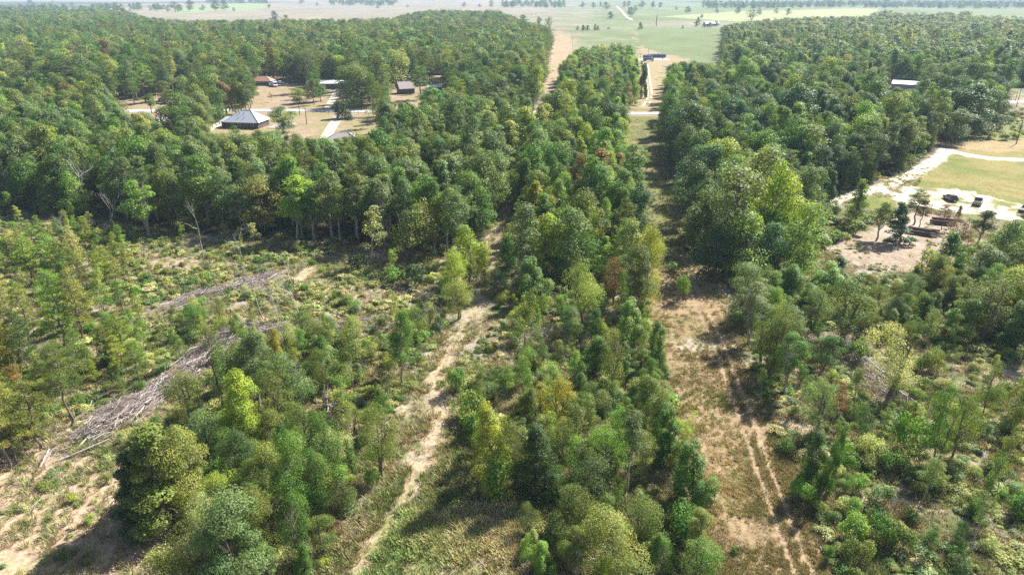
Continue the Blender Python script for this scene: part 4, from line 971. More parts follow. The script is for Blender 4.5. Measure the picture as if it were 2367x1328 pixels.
    A(2010, 310, 178, 95, 'round', 'green'); A(2200, 330, 250, 80, 'round', 'grey-green'); A(1850, 290, 168, 70, 'pine', 'dark green'); A(1985, 245, 172, 30, 'cone', 'green'); A(1790, 420, 330, 80, 'round', 'dark green'); A(1900, 370, 295, 60, 'cone', 'bright green')
    # pasture trees
    for (bx, by, tp, w, k, c) in ((1346, 18, 3, 16, 'round', 'dark green'), (1371, 19, 4, 13, 'round', 'dark green'), (1388, 15, 3, 11, 'round', 'dark green'), (1401, 22, 3, 20, 'round', 'dark green'), (1411, 44, 26, 19, 'round', 'dark green'), (1443, 17, 2, 11, 'round', 'dark green'), (1453, 15, 1, 12, 'round', 'dark green'), (1458, 38, 15, 20, 'round', 'dark green'), (1467, 27, 12, 13, 'round', 'dark green'),
                                  (1483, 19, 1, 18, 'round', 'dark green'), (1509, 19, 2, 15, 'round', 'dark green'), (1525, 18, 4, 13, 'round', 'dark green'), (1563, 23, 14, 8, 'round', 'dark green'), (1588, 31, 14, 18, 'round', 'dark green'), (1657, 31, 19, 13, 'round', 'dark green'), (1705, 33, 15, 15, 'round', 'dark green'), (1755, 35, 17, 15, 'round', 'dark green'), (1736, 46, 22, 34, 'open', 'grey-green'), (1795, 32, 12, 12, 'round', 'grey-green'), (1820, 35, 18, 15, 'round', 'dark green'),
                                  (1481, 69, 52, 12, 'cone', 'dark green'), (1578, 67, 59, 5, 'cone', 'dark green'), (1334, 71, 60, 11, 'round', 'dark green'), (1348, 71, 58, 12, 'cedar', 'dark green'), (1357, 71, 58, 11, 'cedar', 'dark green'), (1375, 71, 55, 8, 'cone', 'dark green'), (1382, 71, 60, 8, 'cone', 'dark green'), (1609, 63, 48, 18, 'round', 'dark green'), (1614, 52, 40, 10, 'cone', 'dark green'), (1622, 43, 32, 10, 'round', 'dark green'), (1628, 64, 55, 18, 'round', 'dark green'), (1640, 66, 52, 20, 'round', 'dark green'), (1655, 62, 50, 20, 'round', 'dark green'),
                                  (71, 12, -2, 18, 'round', 'dark green'), (122, 8, 2, 7, 'round', 'dark green'), (405, 29, 1, 26, 'open', 'dark green'), (439, 27, 0, 24, 'round', 'dark green'), (469, 26, 11, 14, 'round', 'dark green'), (499, 26, 0, 28, 'round', 'dark green'), (519, 24, -1, 20, 'round', 'dark green'), (541, 26, 16, 9, 'round', 'dark green'), (622, 19, 9, 10, 'round', 'dark green'), (733, 14, 6, 8, 'round', 'dark green'), (698, 10, -2, 16, 'round', 'dark green'), (874, 19, 11, 9, 'round', 'dark green'), (942, 17, 10, 8, 'round', 'dark green'), (1072, 15, 3, 11, 'round', 'dark green'), (1109, 17, 8, 9, 'round', 'dark green'), (1136, 16, -2, 14, 'round', 'grey-green'), (638, 50, 23, 28, 'round', 'dark green'), (664, 52, 33, 18, 'round', 'dark green'),
                                  (1270, 66, 38, 24, 'open', 'grey-green'), (1247, 66, 40, 14, 'tall', 'grey-green'), (1210, 62, 35, 26, 'tall', 'grey-green')):
        A(bx, by, tp, w, k, c)
    # conspicuous shrubs of the lower right and the strip edges
    for (bx, by, tp, w, c) in ((1560, 1205, 1160, 55, 'green'), (1605, 1220, 1165, 50, 'green'), (1850, 1155, 1105, 60, 'bright green'), (1960, 1055, 1015, 55, 'bright green'), (1955, 1080, 1045, 50, 'green'), (2010, 1055, 1005, 70, 'pale green'), (2060, 1080, 1035, 60, 'bright green'), (2030, 1160, 1115, 70, 'grey-green'), (1970, 1190, 1150, 50, 'bright green'), (2030, 1245, 1185, 80, 'green'),
                               (1970, 1240, 1180, 70, 'bright green'), (2350, 1180, 1130, 70, 'green'), (2240, 1180, 1140, 50, 'green'), (1985, 1295, 1240, 70, 'olive green'), (2070, 1265, 1210, 70, 'olive green'), (2320, 1020, 1005, 30, 'bright green'), (1912, 1290, 1255, 25, 'green'), (1700, 1275, 1260, 22, 'green'), (2130, 850, 825, 40, 'bright green'), (2070, 905, 870, 35, 'green'), (2150, 860, 800, 60, 'olive green'),
                               (1980, 830, 780, 45, 'green'), (1990, 800, 775, 35, 'green'), (1930, 820, 780, 60, 'dark green'), (2100, 960, 920, 50, 'olive green'), (1220, 820, 795, 40, 'bright green'), (780, 695, 668, 26, 'green'), (820, 710, 690, 30, 'bright green'), (460, 750, 705, 55, 'green'), (325, 905, 880, 32, 'green'), (830, 615, 585, 50, 'dark green'), (960, 660, 610, 70, 'dark green'), (905, 650, 615, 60, 'green'),
                               (1060, 905, 850, 60, 'green'), (1085, 960, 900, 70, 'bright green'), (1550, 620, 600, 40, 'green'), (1580, 690, 630, 40, 'bright green'), (1750, 760, 720, 50, 'grey-green'), (790, 1120, 1070, 60, 'bright green'), (860, 1120, 1080, 40, 'bright green'), (735, 1225, 1185, 45, 'yellow-green'), (775, 1240, 1200, 40, 'rusty brown'), (2145, 1115, 1070, 60, 'bright green')):
        A(bx, by, tp, w, 'shrub', c)
hand()

# dead standing trees and fallen crowns
def dead(bx, by, top, label, var=None, name='dead_tree', cat='dead tree'):
    x, y = G(bx, by); H = max(2, height_for(y, top)); s_ = H / 8.2
    o = link(name, DEAD[(var if var is not None else int(GP.integers(6))) % 6], None, (x, y, float(Z(x, y))), GP.random() * 6.28)
    o.scale = (s_, s_, s_); o.rotation_euler = (GP.normal() * .07, GP.normal() * .07, GP.random() * 6.28)
    return tag(o, label, cat, 'bare dead trees')
x, y = G(1517, 61); sn_ = proto_dead(300, 20, 0.35, 1, 4, 0.7).build('dead_tree', M_TIMBER, None, loc=(x, y, float(Z(x, y))))
tag(sn_, 'tall bare dead trunk with stub branches standing in the green pasture', 'dead tree', 'bare dead trees')
for bx, by, tp, lb in ((645, 745, 640, 'grey dead tree leaning beside the upper brush windrow'), (720, 560, 510, 'bare grey snag just before the dark wood edge'), (655, 740, 650, 'split grey dead stem at the upper windrow'), (210, 500, 400, 'leaning dead stem at the left end of the wood edge'),
                       (318, 535, 465, 'bent dead tree arching before the wood edge'), (470, 600, 490, 'thin dead tree in the left clearing'), (1020, 790, 700, 'twiggy grey dead tree left of the sandy track'), (985, 775, 690, 'brown twiggy dead tree beside the sandy track'), (130, 1030, 985, 'broken pale stem beside the pale windrow'),
                       (435, 1310, 1240, 'jagged white broken stump in the lower left thicket'), (430, 1215, 1180, 'short splintered stump behind the big bush'), (2130, 640, 600, 'pale twin-stemmed dead tree below the dirt clearing'), (700, 790, 640, 'tall thin dead pole beside the windrow'), (610, 740, 600, 'tall thin bare stem over the windrow'), (1945, 625, 590, 'small pale dead stem left of the dirt clearing'),
                       (270, 560, 470, 'thin bare sapling in front of the shady wood edge'), (160, 590, 500, 'grey snag left in the clear-cut'), (560, 640, 540, 'slender dead tree in the middle of the clear-cut'), (1325, 120, 80, 'gnarled bare tree at the corner of the pasture')):
    dead(bx, by, tp, lb)
for bx, by, L, rz, lb in ((845, 935, 7.5, rad(205), 'bleached white fallen tree crown lying left of the sandy track'), (385, 855, 6.0, rad(60), 'bleached branching tree top lying on the big windrow'), (620, 655, 6.0, rad(200), 'grey fallen tree at the end of the upper windrow'), (865, 790, 5.0, rad(70), 'white forked dead branch lying in the scrub'), (2010, 875, 5, rad(150), 'grey fallen branch below the open-crowned tree')):
    x, y = G(bx, by); o = link('fallen_tree', FALLEN[int(GP.integers(3))], None, (x, y, float(Z(x, y)) + 0.5)); s_ = L / 7.5
    o.scale = (s_, s_, s_); o.rotation_euler = (0, rad(82), rz); tag(o, lb, 'fallen tree', 'fallen bleached trees')

# ------------------------------------------------------------------ the woods and the scrub
def in_any(px, py, polys):
    o = np.zeros(np.shape(px), bool)
    for p in polys: o |= pip(px, py, p)
    return o
CAND = []      # x, y, kind, H, width, colour
g = np.random.default_rng(77)
hx = np.array([r['x'] for r in REG]); hy = np.array([r['y'] for r in REG]); hw = np.array([r['w'] for r in REG])
def free(x, y, w, f=0.42):
    return not np.any((hx - x) ** 2 + (hy - y) ** 2 < (f * (hw + w)) ** 2 * 0.6)
def silhouette_clear(x, y, H, w):
    fz, fx = np.meshgrid((.2, .4, .6, .8, 1.0), (-.46, -.23, 0, .23, .46))
    k_ = (np.abs(fx) < .4) | ((fz > .3) & (fz < .9)); fz, fx = fz[k_], fx[k_]
    px, py, _ = P(x + w * fx, np.full(len(fx), y), H * fz)
    return not in_any(px, py, KEEP).any()
def grid(y0, y1, s):
    out = []
    n = int((y1 - y0) / s)
    for i in range(n):
        y = y0 + i * s; half = y * 0.84 + 14
        for x in np.arange(-half, half * 1.06, s):
            out.append((x + g.normal() * s * 0.27, y + g.normal() * s * 0.27))
    a = np.array(out); px, py, _ = P(a[:, 0], a[:, 1], 0)
    return a, px, py
PAL = {
    'near_left': [('olive green', 5), ('grey-green', 8), ('green', 2.5), ('dark green', 3), ('pale olive', 2.5), ('yellow-green', .8), ('bright green', .5)],
    'mid': [('olive green', 5), ('grey-green', 3), ('green', 5), ('bright green', 3), ('yellow-green', 2.8), ('pale olive', 3), ('dark green', 1.5), ('golden', .4), ('orange', .12)],
    'right': [('green', 5), ('blue-green', 3), ('dark green', 4), ('grey-green', 4), ('bright green', 2.5), ('yellow-green', 1.2), ('olive green', 3)],
    'back': [('dark green', 4), ('green', 4), ('grey-green', 3), ('olive green', 4), ('yellow-green', 1.2), ('pale olive', 2), ('rusty brown', .35)],
    'far_right': [('grey-green', 6), ('green', 2), ('olive green', 4), ('pale olive', 3), ('blue-green', 2), ('yellow-green', .6), ('rusty brown', .3)]}
def pick(pal, v):
    c = np.cumsum([w for _, w in PAL[pal]]); return PAL[pal][int(np.searchsorted(c / c[-1], min(v, .9999)))][0]
for (y0, y1, s) in ((95, 250, 4.3), (250, 440, 5.0), (440, 800, 6.6), (800, 1500, 10.5)):
    a, px, py = grid(y0, y1, s)
    zone = np.where(pip(px, py, F_LEFT), 1, np.where(pip(px, py, F_MID), 2, np.where(pip(px, py, F_RIGHT), 3, 0)))
    keepq = (zone > 0) & (px > -170) & (px < 2620)
    sp1 = fbm(a[:, 0], a[:, 1], 26, 91, 3); sp2 = vnoise(a[:, 0], a[:, 1], 9, 92)
    for i in np.nonzero(keepq)[0]:
        x, y = a[i]; z_ = zone[i]; u = g.random(); v = np.clip(0.5 * g.random() + 0.5 * (sp2[i]), 0, 1); v = np.clip((v - .5) * 1.35 + .5, 0, 1)
        if seg_dist(np.array(x), np.array(y), ROAD) < 9 or seg_dist(np.array(x), np.array(y), ROW_C) < 7.5 and y < 320: continue
        if seg_dist(np.array(x), np.array(y), TRACK) < 1.6 and py[i] > 215: continue
        if z_ == 1 and py[i] > 300:
            kind = 'tall' if u < .6 else 'round' if u < .82 else 'pine' if u < .94 else 'cone'; pal = 'near_left'; H = 12.5 + 4.5 * g.random() - (2.5 if py[i] > 470 else 0) * g.random()
        elif z_ == 1:
            pn = sm(.42, .58, sp1[i]); kind = 'pine' if u < .3 + .5 * pn else 'round' if u < .82 else 'tall'; pal = 'back'; H = 11.5 + 8.5 * g.random()
        elif z_ == 2:
            kind = 'round' if u < .36 else 'tall' if u < .74 else 'cone' if u < .93 else 'pine'; pal = 'mid'; H = 8.5 + 7.5 * g.random()
            if py[i] > 560: H *= 0.72; kind = 'open' if u < .4 else kind
        else:
            near = py[i] > 150; kind = 'round' if u < .46 else 'tall' if u < .68 else 'pine' if u < .86 else 'cone'; pal = 'right' if near else 'far_right'; H = 9.5 + 8.5 * g.random()
            if py[i] > 430: H *= 0.75
            if not near and sp1[i] < .48: H *= .75
        if g.random() < 0.09: continue
        if z_ == 3 and float(seg_dist(np.array(x), np.array(y), DRIVE_A)) < 5: continue
        w = H * {'round': .62, 'tall': .42, 'pine': .40, 'cone': .44, 'open': .6}[kind] * (0.8 + .45 * g.random())
        if g.random() < .1: H *= 1.22; w *= 1.25
        if s > 6: w *= 1.25
        if s > 10: w *= 1.3
        if not free(x, y, w, .3): continue
        if not silhouette_clear(x, y, H, w):
            if g.random() < .5 and silhouette_clear(x, y, H * .5, w * .6) and y < 330: H *= .5; w *= .6
            else: continue
        CAND.append((x, y, kind, H, w, pick(pal, v)))
# scrub
a, px, py = grid(48, 215, 2.3)
inS = np.where(pip(px, py, S_LEFT), 1, np.where(pip(px, py, S_MID), 2, np.where(pip(px, py, S_RIGHT), 3, 0)))
clump = fbm(a[:, 0], a[:, 1], 11, 95, 3)
for i in np.nonzero(inS > 0)[0]:
    x, y = a[i]; X, Yp = px[i], py[i]
    if X < -150 or X > 2560 or Yp > 1520: continue
    if seg_dist(np.array(x), np.array(y), TRACK) < 2.6 or seg_dist(np.array(x), np.array(y), ROW_C) < 6.0: continue
    if min(float(seg_dist(np.array(x), np.array(y), wl)) for wl in WINDROWS) < 2.4 and g.random() < .9: continue
    u = g.random(); c_ = clump[i]
    if inS[i] == 1:
        if X < 430 and Yp > 1040: p = .05; opts = [('shrub', .5, 1.2, 1)]
        elif X < 330 and Yp > 560: p = .42; opts = [('young_pine', 4, 8.5, 5), ('sapling', 3, 6, 2), ('shrub', .8, 2, 3), ('open', 3, 5, 1)]
        elif X > 430 and Yp > 760 and X < 830: p = .75; opts = [('open', 4, 7, 4), ('sapling', 4, 7, 3), ('shrub', 1, 2.6, 3), ('cone', 4, 6, 1), ('vine', 3, 5, 1)]
        elif Yp < 700: p = .34; opts = [('sapling', 2.5, 7, 3), ('shrub', .7, 1.8, 6), ('open', 2.5, 5, 1)]
        else: p = .42; opts = [('sapling', 3, 7, 4), ('shrub', .8, 2, 4), ('open', 3, 5.5, 2)]
        pal = ['pale olive', 'olive green', 'olive green', 'grey-green', 'green', 'pale green', 'yellow-green', 'bright green'] if opts[0][0] != 'young_pine' else ['pale olive', 'olive green', 'bright green', 'yellow-green', 'pale green', 'olive green', 'green', 'bright green']
    elif inS[i] == 2:
        p = .70; opts = [('open', 3.2, 6.2, 3), ('sapling', 3.5, 7, 4), ('shrub', 1, 2.6, 4), ('vine', 2.5, 4.5, 1.6), ('cone', 3.5, 6, 1.4), ('tall', 5, 8, 1)]
        pal = ['olive green', 'olive green', 'grey-green', 'green', 'bright green', 'pale olive', 'yellow-green', 'bright green', 'green']
    else:
        hi = Yp < 790
        p = .72 if hi else .60; opts = [('open', 3.5, 7, 3), ('vine', 3, 5.5, 3), ('round', 5, 7.5, 2), ('shrub', 1, 2.4, 2), ('sapling', 3, 6, 1)] if hi else [('shrub', .7, 1.9, 9), ('sapling', 3, 6, 1.6), ('open', 2.5, 4.5, .8)]
        pal = ['olive green', 'green', 'grey-green', 'bright green', 'dark green', 'pale olive', 'olive green'] if hi else ['pale olive', 'olive green', 'pale green', 'green', 'bright green', 'grey-green', 'olive green']
    if u > p * np.clip(.35 + 1.3 * c_, .2, 1.25): continue
    ws = np.cumsum([o[3] for o in opts]); k = opts[int(np.searchsorted(ws / ws[-1], g.random() * .9999))]
    H = k[1] + (k[2] - k[1]) * g.random() ** 1.3
    w = H * {'open': .62, 'sapling': .42, 'shrub': 1.35, 'vine': .62, 'cone': .46, 'tall': .42, 'young_pine': .42, 'round': .66}[k[0]] * (.8 + .4 * g.random())
    if k[0] == 'shrub' and not free(x, y, w, .2): continue
    if k[0] != 'shrub' and (not free(x, y, w, .34) or not silhouette_clear(x, y, H, w)): continue
    CAND.append((x, y, k[0], H, w, pal[int(g.integers(len(pal)))]))
# bushes along the wood edges and on the verge above the lawn
for poly, n_, col in ((RSCRUB_UP, 150, ['pale olive', 'olive green', 'green', 'rusty brown', 'pale green']), ([(1900, 480), (1990, 470), (2020, 520), (1900, 580), (1840, 560)], 60, ['pale olive', 'green', 'olive green', 'bright green']), ([(2000, 430), (2090, 395), (2160, 350), (2100, 370), (1950, 440)], 40, ['olive green', 'pale olive', 'green'])):
    b = np.array(poly, float); lo, hi = b.min(0), b.max(0)
    for _ in range(n_):
        q = lo + (hi - lo) * g.random(2)
        if not pip(q[0], q[1], poly): continue
        x, y = G(*q); H = 1 + 2.2 * g.random()
        if min(float(seg_dist(np.array(x), np.array(y), l_)) for l_ in (DRIVE_A, DRIVE_B, DRIVE_C)) < 3.4: continue
        CAND.append((x, y, 'shrub', H, H * 1.4, col[int(g.integers(len(col)))]))
# far woods behind the pasture
def far_wood(x0, x1, y0, y1, n, H0=17):
    for _ in range(n):
        q = (x0 + (x1 - x0) * g.random(), y0 + (y1 - y0) * g.random()); x, y = G(*q)
        H = H0 * (.8 + .4 * g.random()); CAND.append((x, y, 'round', H, H * (.75 + .4 * g.random()), ['dark green', 'green', 'blue-green'][int(g.integers(3))]))
for a_ in ((1620, 2420, 9, 21, 520), (760, 918, 6, 13, 110), (1160, 1240, 10, 18, 40), (1240, 1306, 8, 19, 36), (-100, 110, 20, 36, 60), (60, 420, 22, 30, 60), (480, 620, 4, 11, 60), (-100, 620, -9, -5, 200), (560, 1620, -12, -6, 420), (1600, 2460, -14, -3, 500), (1320, 1560, -4, 2, 30)):
    far_wood(*a_)

# which of them show: a coarse front-to-back sweep over the frame
order = sorted(range(len(CAND)), key=lambda i: P(CAND[i][0], CAND[i][1], 0)[2])
SC = 0.25; BW, BH = 592, 332
buf = np.zeros((BH, BW), bool)
def stamp(x, y, H, w):
    px, py, zc = P(np.array([x, x]), np.array([y, y]), np.array([H * .28, H]))
    cx_, cy_ = px.mean() * SC, py.mean() * SC; ry = max(.6, abs(py[0] - py[1]) / 2 * SC); rx = max(.6, w / 2 * FPX / zc[0] * SC)
    x0, x1, y0, y1 = int(max(0, cx_ - rx)), int(min(BW, cx_ + rx + 1)), int(max(0, cy_ - ry)), int(min(BH, cy_ + ry + 1))
    if x0 >= x1 or y0 >= y1: return 0
    yy, xx = np.ogrid[y0:y1, x0:x1]
    m = ((xx + .5 - cx_) / rx) ** 2 + ((yy + .5 - cy_) / ry) ** 2 <= 1
    sub = buf[y0:y1, x0:x1]; n = int((m & ~sub).sum()); sub |= m
    return n
items = [(float(P(r['x'], r['y'], 0)[2]), -1, r) for r in REG] + [(float(P(CAND[i][0], CAND[i][1], 0)[2]), i, None) for i in range(len(CAND))]
vis = np.zeros(len(CAND), int)
for _, i, r in sorted(items, key=lambda t: t[0]):
    if r is not None: stamp(r['x'], r['y'], r['H'], r['w'] * .9)
    else:
        c = CAND[i]; vis[i] = stamp(c[0], c[1], c[3], c[4] * .9)
count = {}
for r in REG: count[NAMES[r['kind']]] = count.get(NAMES[r['kind']], 0) + 1
single = set()
for i in sorted(range(len(CAND)), key=lambda i: -vis[i]):
    nm = NAMES[CAND[i][2]]
    if vis[i] >= 6 and count.get(nm, 0) < 300:
        count[nm] = count.get(nm, 0) + 1; single.add(i)
for i in single:
    c = CAND[i]; plant(c[0], c[1], c[2], c[3], c[4], c[5])

# everything past the three hundred of a kind: one object of instanced plants
def joined(name, meshes):
    Vs, Qs, mats, mi, bl = [], [], [], [], []; off = 0
    for me in meshes:
        n = len(me.vertices); v = np.empty(n * 3, np.float32); me.vertices.foreach_get('co', v)
        lt = np.empty(len(me.polygons), np.int32); me.polygons.foreach_get('loop_total', lt)
        li = np.empty(len(me.loops), np.int32); me.loops.foreach_get('vertex_index', li)
        ls = np.concatenate([[0], np.cumsum(lt)[:-1]])
        for k in (4, 3):
            sel = np.nonzero(lt == k)[0]
            if len(sel): Qs.append(li[ls[sel][:, None] + np.arange(k)] + off); mi.append(np.full(len(sel), len(mats)))
        mats.append(me.materials[0]); Vs.append(v.reshape(-1, 3)); off += n
        if 'blob' in me.attributes:
            b = np.empty(n, np.float32); me.attributes['blob'].data.foreach_get('value', b)
        else: b = np.full(n, .5, np.float32)
        bl.append(b)
    return mk_mesh(name, np.concatenate(Vs), Qs, mats, {'blob': np.concatenate(bl)}, midx=np.concatenate(mi))
def scatter(name, protos, rows, label):
    """rows: x y z idx rot sx sz r g b -> one object whose points carry the plants"""
    R_ = np.array(rows, float)
    coll = bpy.data.collections.new(name + '_kinds')
    for i, me in enumerate(protos):
        coll.objects.link(bpy.data.objects.new(f'{name}_kind_{i:03d}', me))
    me = bpy.data.meshes.new(name); n = len(R_); me.vertices.add(n); me.vertices.foreach_set('co', R_[:, :3].astype(np.float32).ravel())
    def attr(k, t, prop, v): me.attributes.new(k, t, 'POINT').data.foreach_set(prop, v.ravel())
    attr('idx', 'INT', 'value', R_[:, 3].astype(np.int32))
    attr('rot', 'FLOAT_VECTOR', 'vector', np.stack([R_[:, 4] * 0 + .0, R_[:, 4] * 0, R_[:, 4]], 1).astype(np.float32))
    attr('scl', 'FLOAT_VECTOR', 'vector', np.stack([R_[:, 5], R_[:, 5], R_[:, 6]], 1).astype(np.float32))
    attr('tint', 'FLOAT_COLOR', 'color', np.concatenate([R_[:, 7:10], np.ones((n, 1))], 1).astype(np.float32))
    attr('use_tint', 'FLOAT', 'value', np.ones(n, np.float32))
    ng = bpy.data.node_groups.new(name, 'GeometryNodeTree')
    ng.interface.new_socket('Geometry', in_out='INPUT', socket_type='NodeSocketGeometry'); ng.interface.new_socket('Geometry', in_out='OUTPUT', socket_type='NodeSocketGeometry')
    gi, go = ng.nodes.new('NodeGroupInput'), ng.nodes.new('NodeGroupOutput')
    ip, ci = ng.nodes.new('GeometryNodeInstanceOnPoints'), ng.nodes.new('GeometryNodeCollectionInfo')
    ci.inputs['Collection'].default_value = coll; ci.inputs['Separate Children'].default_value = True; ci.inputs['Reset Children'].default_value = True
    def na(k, t):
        q = ng.nodes.new('GeometryNodeInputNamedAttribute'); q.data_type = t; q.inputs[0].default_value = k; return next(o for o in q.outputs if o.enabled and o.name == 'Attribute')
    er = ng.nodes.new('FunctionNodeEulerToRotation')
    L = ng.links.new
    L(gi.outputs[0], ip.inputs['Points']); L(ci.outputs[0], ip.inputs['Instance']); ip.inputs['Pick Instance'].default_value = True
    L(na('idx', 'INT'), ip.inputs['Instance Index']); L(na('rot', 'FLOAT_VECTOR'), er.inputs[0]); L(er.outputs[0], ip.inputs['Rotation']); L(na('scl', 'FLOAT_VECTOR'), ip.inputs['Scale'])
    L(ip.outputs[0], go.inputs[0])
    o = link(name, me); o['kind'] = 'stuff'; o['label'] = label
    o.modifiers.new('plants', 'NODES').node_group = ng
    return o
PK, PIDX = [], {}
for kind, vs in KIND.items():
    for lod in ('crown', 'far'):
        for j, v in enumerate(vs):
            PIDX[kind, lod, j] = len(PK); PK.append(joined('plant', [v['trunk'], v[lod]] if lod == 'crown' else [v[lod]]))
rows, low = [], []
for i, c in enumerate(CAND):
    if i in single: continue
    x, y, kind, H, w, col = c
    zc = float(P(x, y, 0)[2]); j = int(g.integers(len(KIND[kind]))); v = KIND[kind][j]
    r_ = (x, y, float(Z(x, y)) - .05, PIDX[kind, 'crown' if zc < 420 else 'far', j], g.random() * 6.28, (w / 2) / v['R'], H / v['H'], *jitter(COLORS[col], g))
    (low if kind in ('shrub', 'sapling', 'vine', 'open') and zc < 260 else rows).append(r_)
scatter('forest', PK, rows, 'the rest of the mixed wood: tree after tree merging into one canopy')
# low weeds between the shrubs
a, px, py = grid(44, 230, 1.15)
inS = np.where(pip(px, py, S_LEFT), 1, np.where(pip(px, py, S_MID), 2, np.where(pip(px, py, S_RIGHT), 3, np.where(in_any(px, py, (F_LEFT, F_MID, F_RIGHT)) & (py > 380), 4, 0))))
cl, cl2 = fbm(a[:, 0], a[:, 1], 7, 96, 3), fbm(a[:, 0], a[:, 1], 16, 97, 2)
wd_ = np.min([seg_dist(a[:, 0], a[:, 1], w_) for w_ in WINDROWS], axis=0)
td_, rd_ = seg_dist(a[:, 0], a[:, 1], TRACK), seg_dist(a[:, 0], a[:, 1], ROW_C)
okk = (inS > 0) & (td_ > 2.2) & (rd_ > 5.0) & (px > -120) & (px < 2500) & (py < 1480) & ((wd_ > 2.6) | (g.random(len(px)) < .05))
okk &= g.random(len(px)) < np.clip((cl - .36) * 3.4, .05, 1) * np.where((px < 430) & (py > 1040), .25, 1.0)
okk &= ~pip(px, py, REDDIRT)
WEEDS = ['pale olive', 'olive green', 'pale green', 'grey-green', 'green', 'straw', 'yellow-green', 'bright green']
for i in np.nonzero(okk)[0]:
    j = int(g.integers(8)); v = KIND['shrub'][j]; H = .35 + .75 * g.random() ** 1.5
    q = cl2[i]; k = int(np.clip(q * 9 - 1.5 + g.normal() * 1.3, 0, 7))
    if inS[i] == 1 and 500 < px[i] < 1000 and py[i] < 760 and g.random() < .6: k = [2, 0, 5][int(g.integers(3))]
    s_ = H / v['H']
    low.append((a[i, 0], a[i, 1], float(Z(*a[i])) - .05, PIDX['shrub', 'crown', j] if py[i] > 800 else PIDX['shrub', 'far', j], g.random() * 6.28, s_ * (1.1 + .8 * g.random()), s_, *jitter(COLORS[WEEDS[k]], g)))
for _ in range(260):
    q = (1900 + 330 * g.random(), 490 + 140 * g.random())
    if not pip(q[0], q[1], REDDIRT) or fbm(*[np.array(v) for v in G(*q)], 9, 69, 2) < .5: continue
    x_, y_ = G(*q); j = int(g.integers(8)); s_ = (.25 + .5 * g.random()) / KIND['shrub'][j]['H']
    low.append((x_, y_, float(Z(x_, y_)), PIDX['shrub', 'far', j], g.random() * 6.28, s_ * 1.7, s_, *jitter(COLORS[WEEDS[int(g.integers(6))]], g)))
scatter('undergrowth', PK, low, 'low weeds, seedlings and brambles covering the cut-over ground')
# grass
n = 150000
r_ = 44 * (300 / 44) ** (g.random(n) ** 1.25); th_ = (g.random(n) - .5) * rad(92)
x, y = r_ * np.sin(th_), r_ * np.cos(th_)
px, py, _ = P(x, y, 0)
sel = (px > -150) & (px < 2520) & (py < 1450) & ~in_any(px, py, (LAWN, REDDIRT, LOT, YARD))
sel &= ~(in_any(px, py, (F_LEFT, F_MID, F_RIGHT)))
sel &= (seg_dist(x, y, ROAD) > 5) & (seg_dist(x, y, TRACK) > .35 + 2.6 * g.random(n) * sm(.25, .6, fbm(x, y, 1.4, 93, 2)))
for off in (-.8, .8): sel &= (seg_dist(x, y, [(a_ + off, b_) for a_, b_ in RUT]) > .35)
cl, cl2 = fbm(x, y, 6, 98, 3), fbm(x, y, 20, 99, 2)
sel &= g.random(n) < np.clip((cl - .28) * 3, .1, 1) * np.where((px < 440) & (py > 1030 + .1 * px), .22, 1)
row = seg_dist(x, y, ROW_C) < 7; grass = pip(px, py, [(1570, 900), (1670, 890), (1725, 1040), (1730, 1200), (1690, 1250), (1640, 1150), (1600, 1000)]) | pip(px, py, [(930, 1180), (1190, 1165), (1200, 1420), (780, 1420)]) | pip(px, py, [(1020, 870), (1100, 830), (1150, 850), (1120, 1080), (1040, 960)]) | pip(px, py, [(1540, 612), (1610, 610), (1600, 690), (1570, 690)])
rows = []
GT = [(0.45, 0.37, 0.23), (0.36, 0.32, 0.165), (0.26, 0.275, 0.10), (0.185, 0.24, 0.07), (0.14, 0.22, 0.055)]
for i in np.nonzero(sel)[0]:
    if row[i]: k = np.clip(cl2[i] * 5 - 1.3 + g.normal() * .7, 0, 3.9); s_ = .45 + .5 * g.random()
    elif grass[i]: k = np.clip(2.5 + (cl2[i] - .5) * 5 + g.normal() * .8, 0, 4.9); s_ = .8 + .7 * g.random()
    else: k = np.clip(cl[i] * 6 - 1.6 + g.normal() * .9, 0, 4.9); s_ = .55 + .8 * g.random()
    j = int(g.integers(len(TUFTS))) if not row[i] else int(g.integers(5))
    tn_ = jitter(GT[int(k)], g, .18)
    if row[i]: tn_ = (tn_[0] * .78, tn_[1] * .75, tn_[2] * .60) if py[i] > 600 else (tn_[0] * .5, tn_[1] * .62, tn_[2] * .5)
    if grass[i]: tn_ = tuple(1.3 * q for q in tn_)
    rows.append((x[i], y[i], float(Z(x[i], y[i])), j, g.random() * 6.28, s_ * 1.0, s_ * .62, *tn_))
scatter('grass', TUFTS, rows, 'tufts of dry and green grass over the strip, the track edges and the clear-cut')

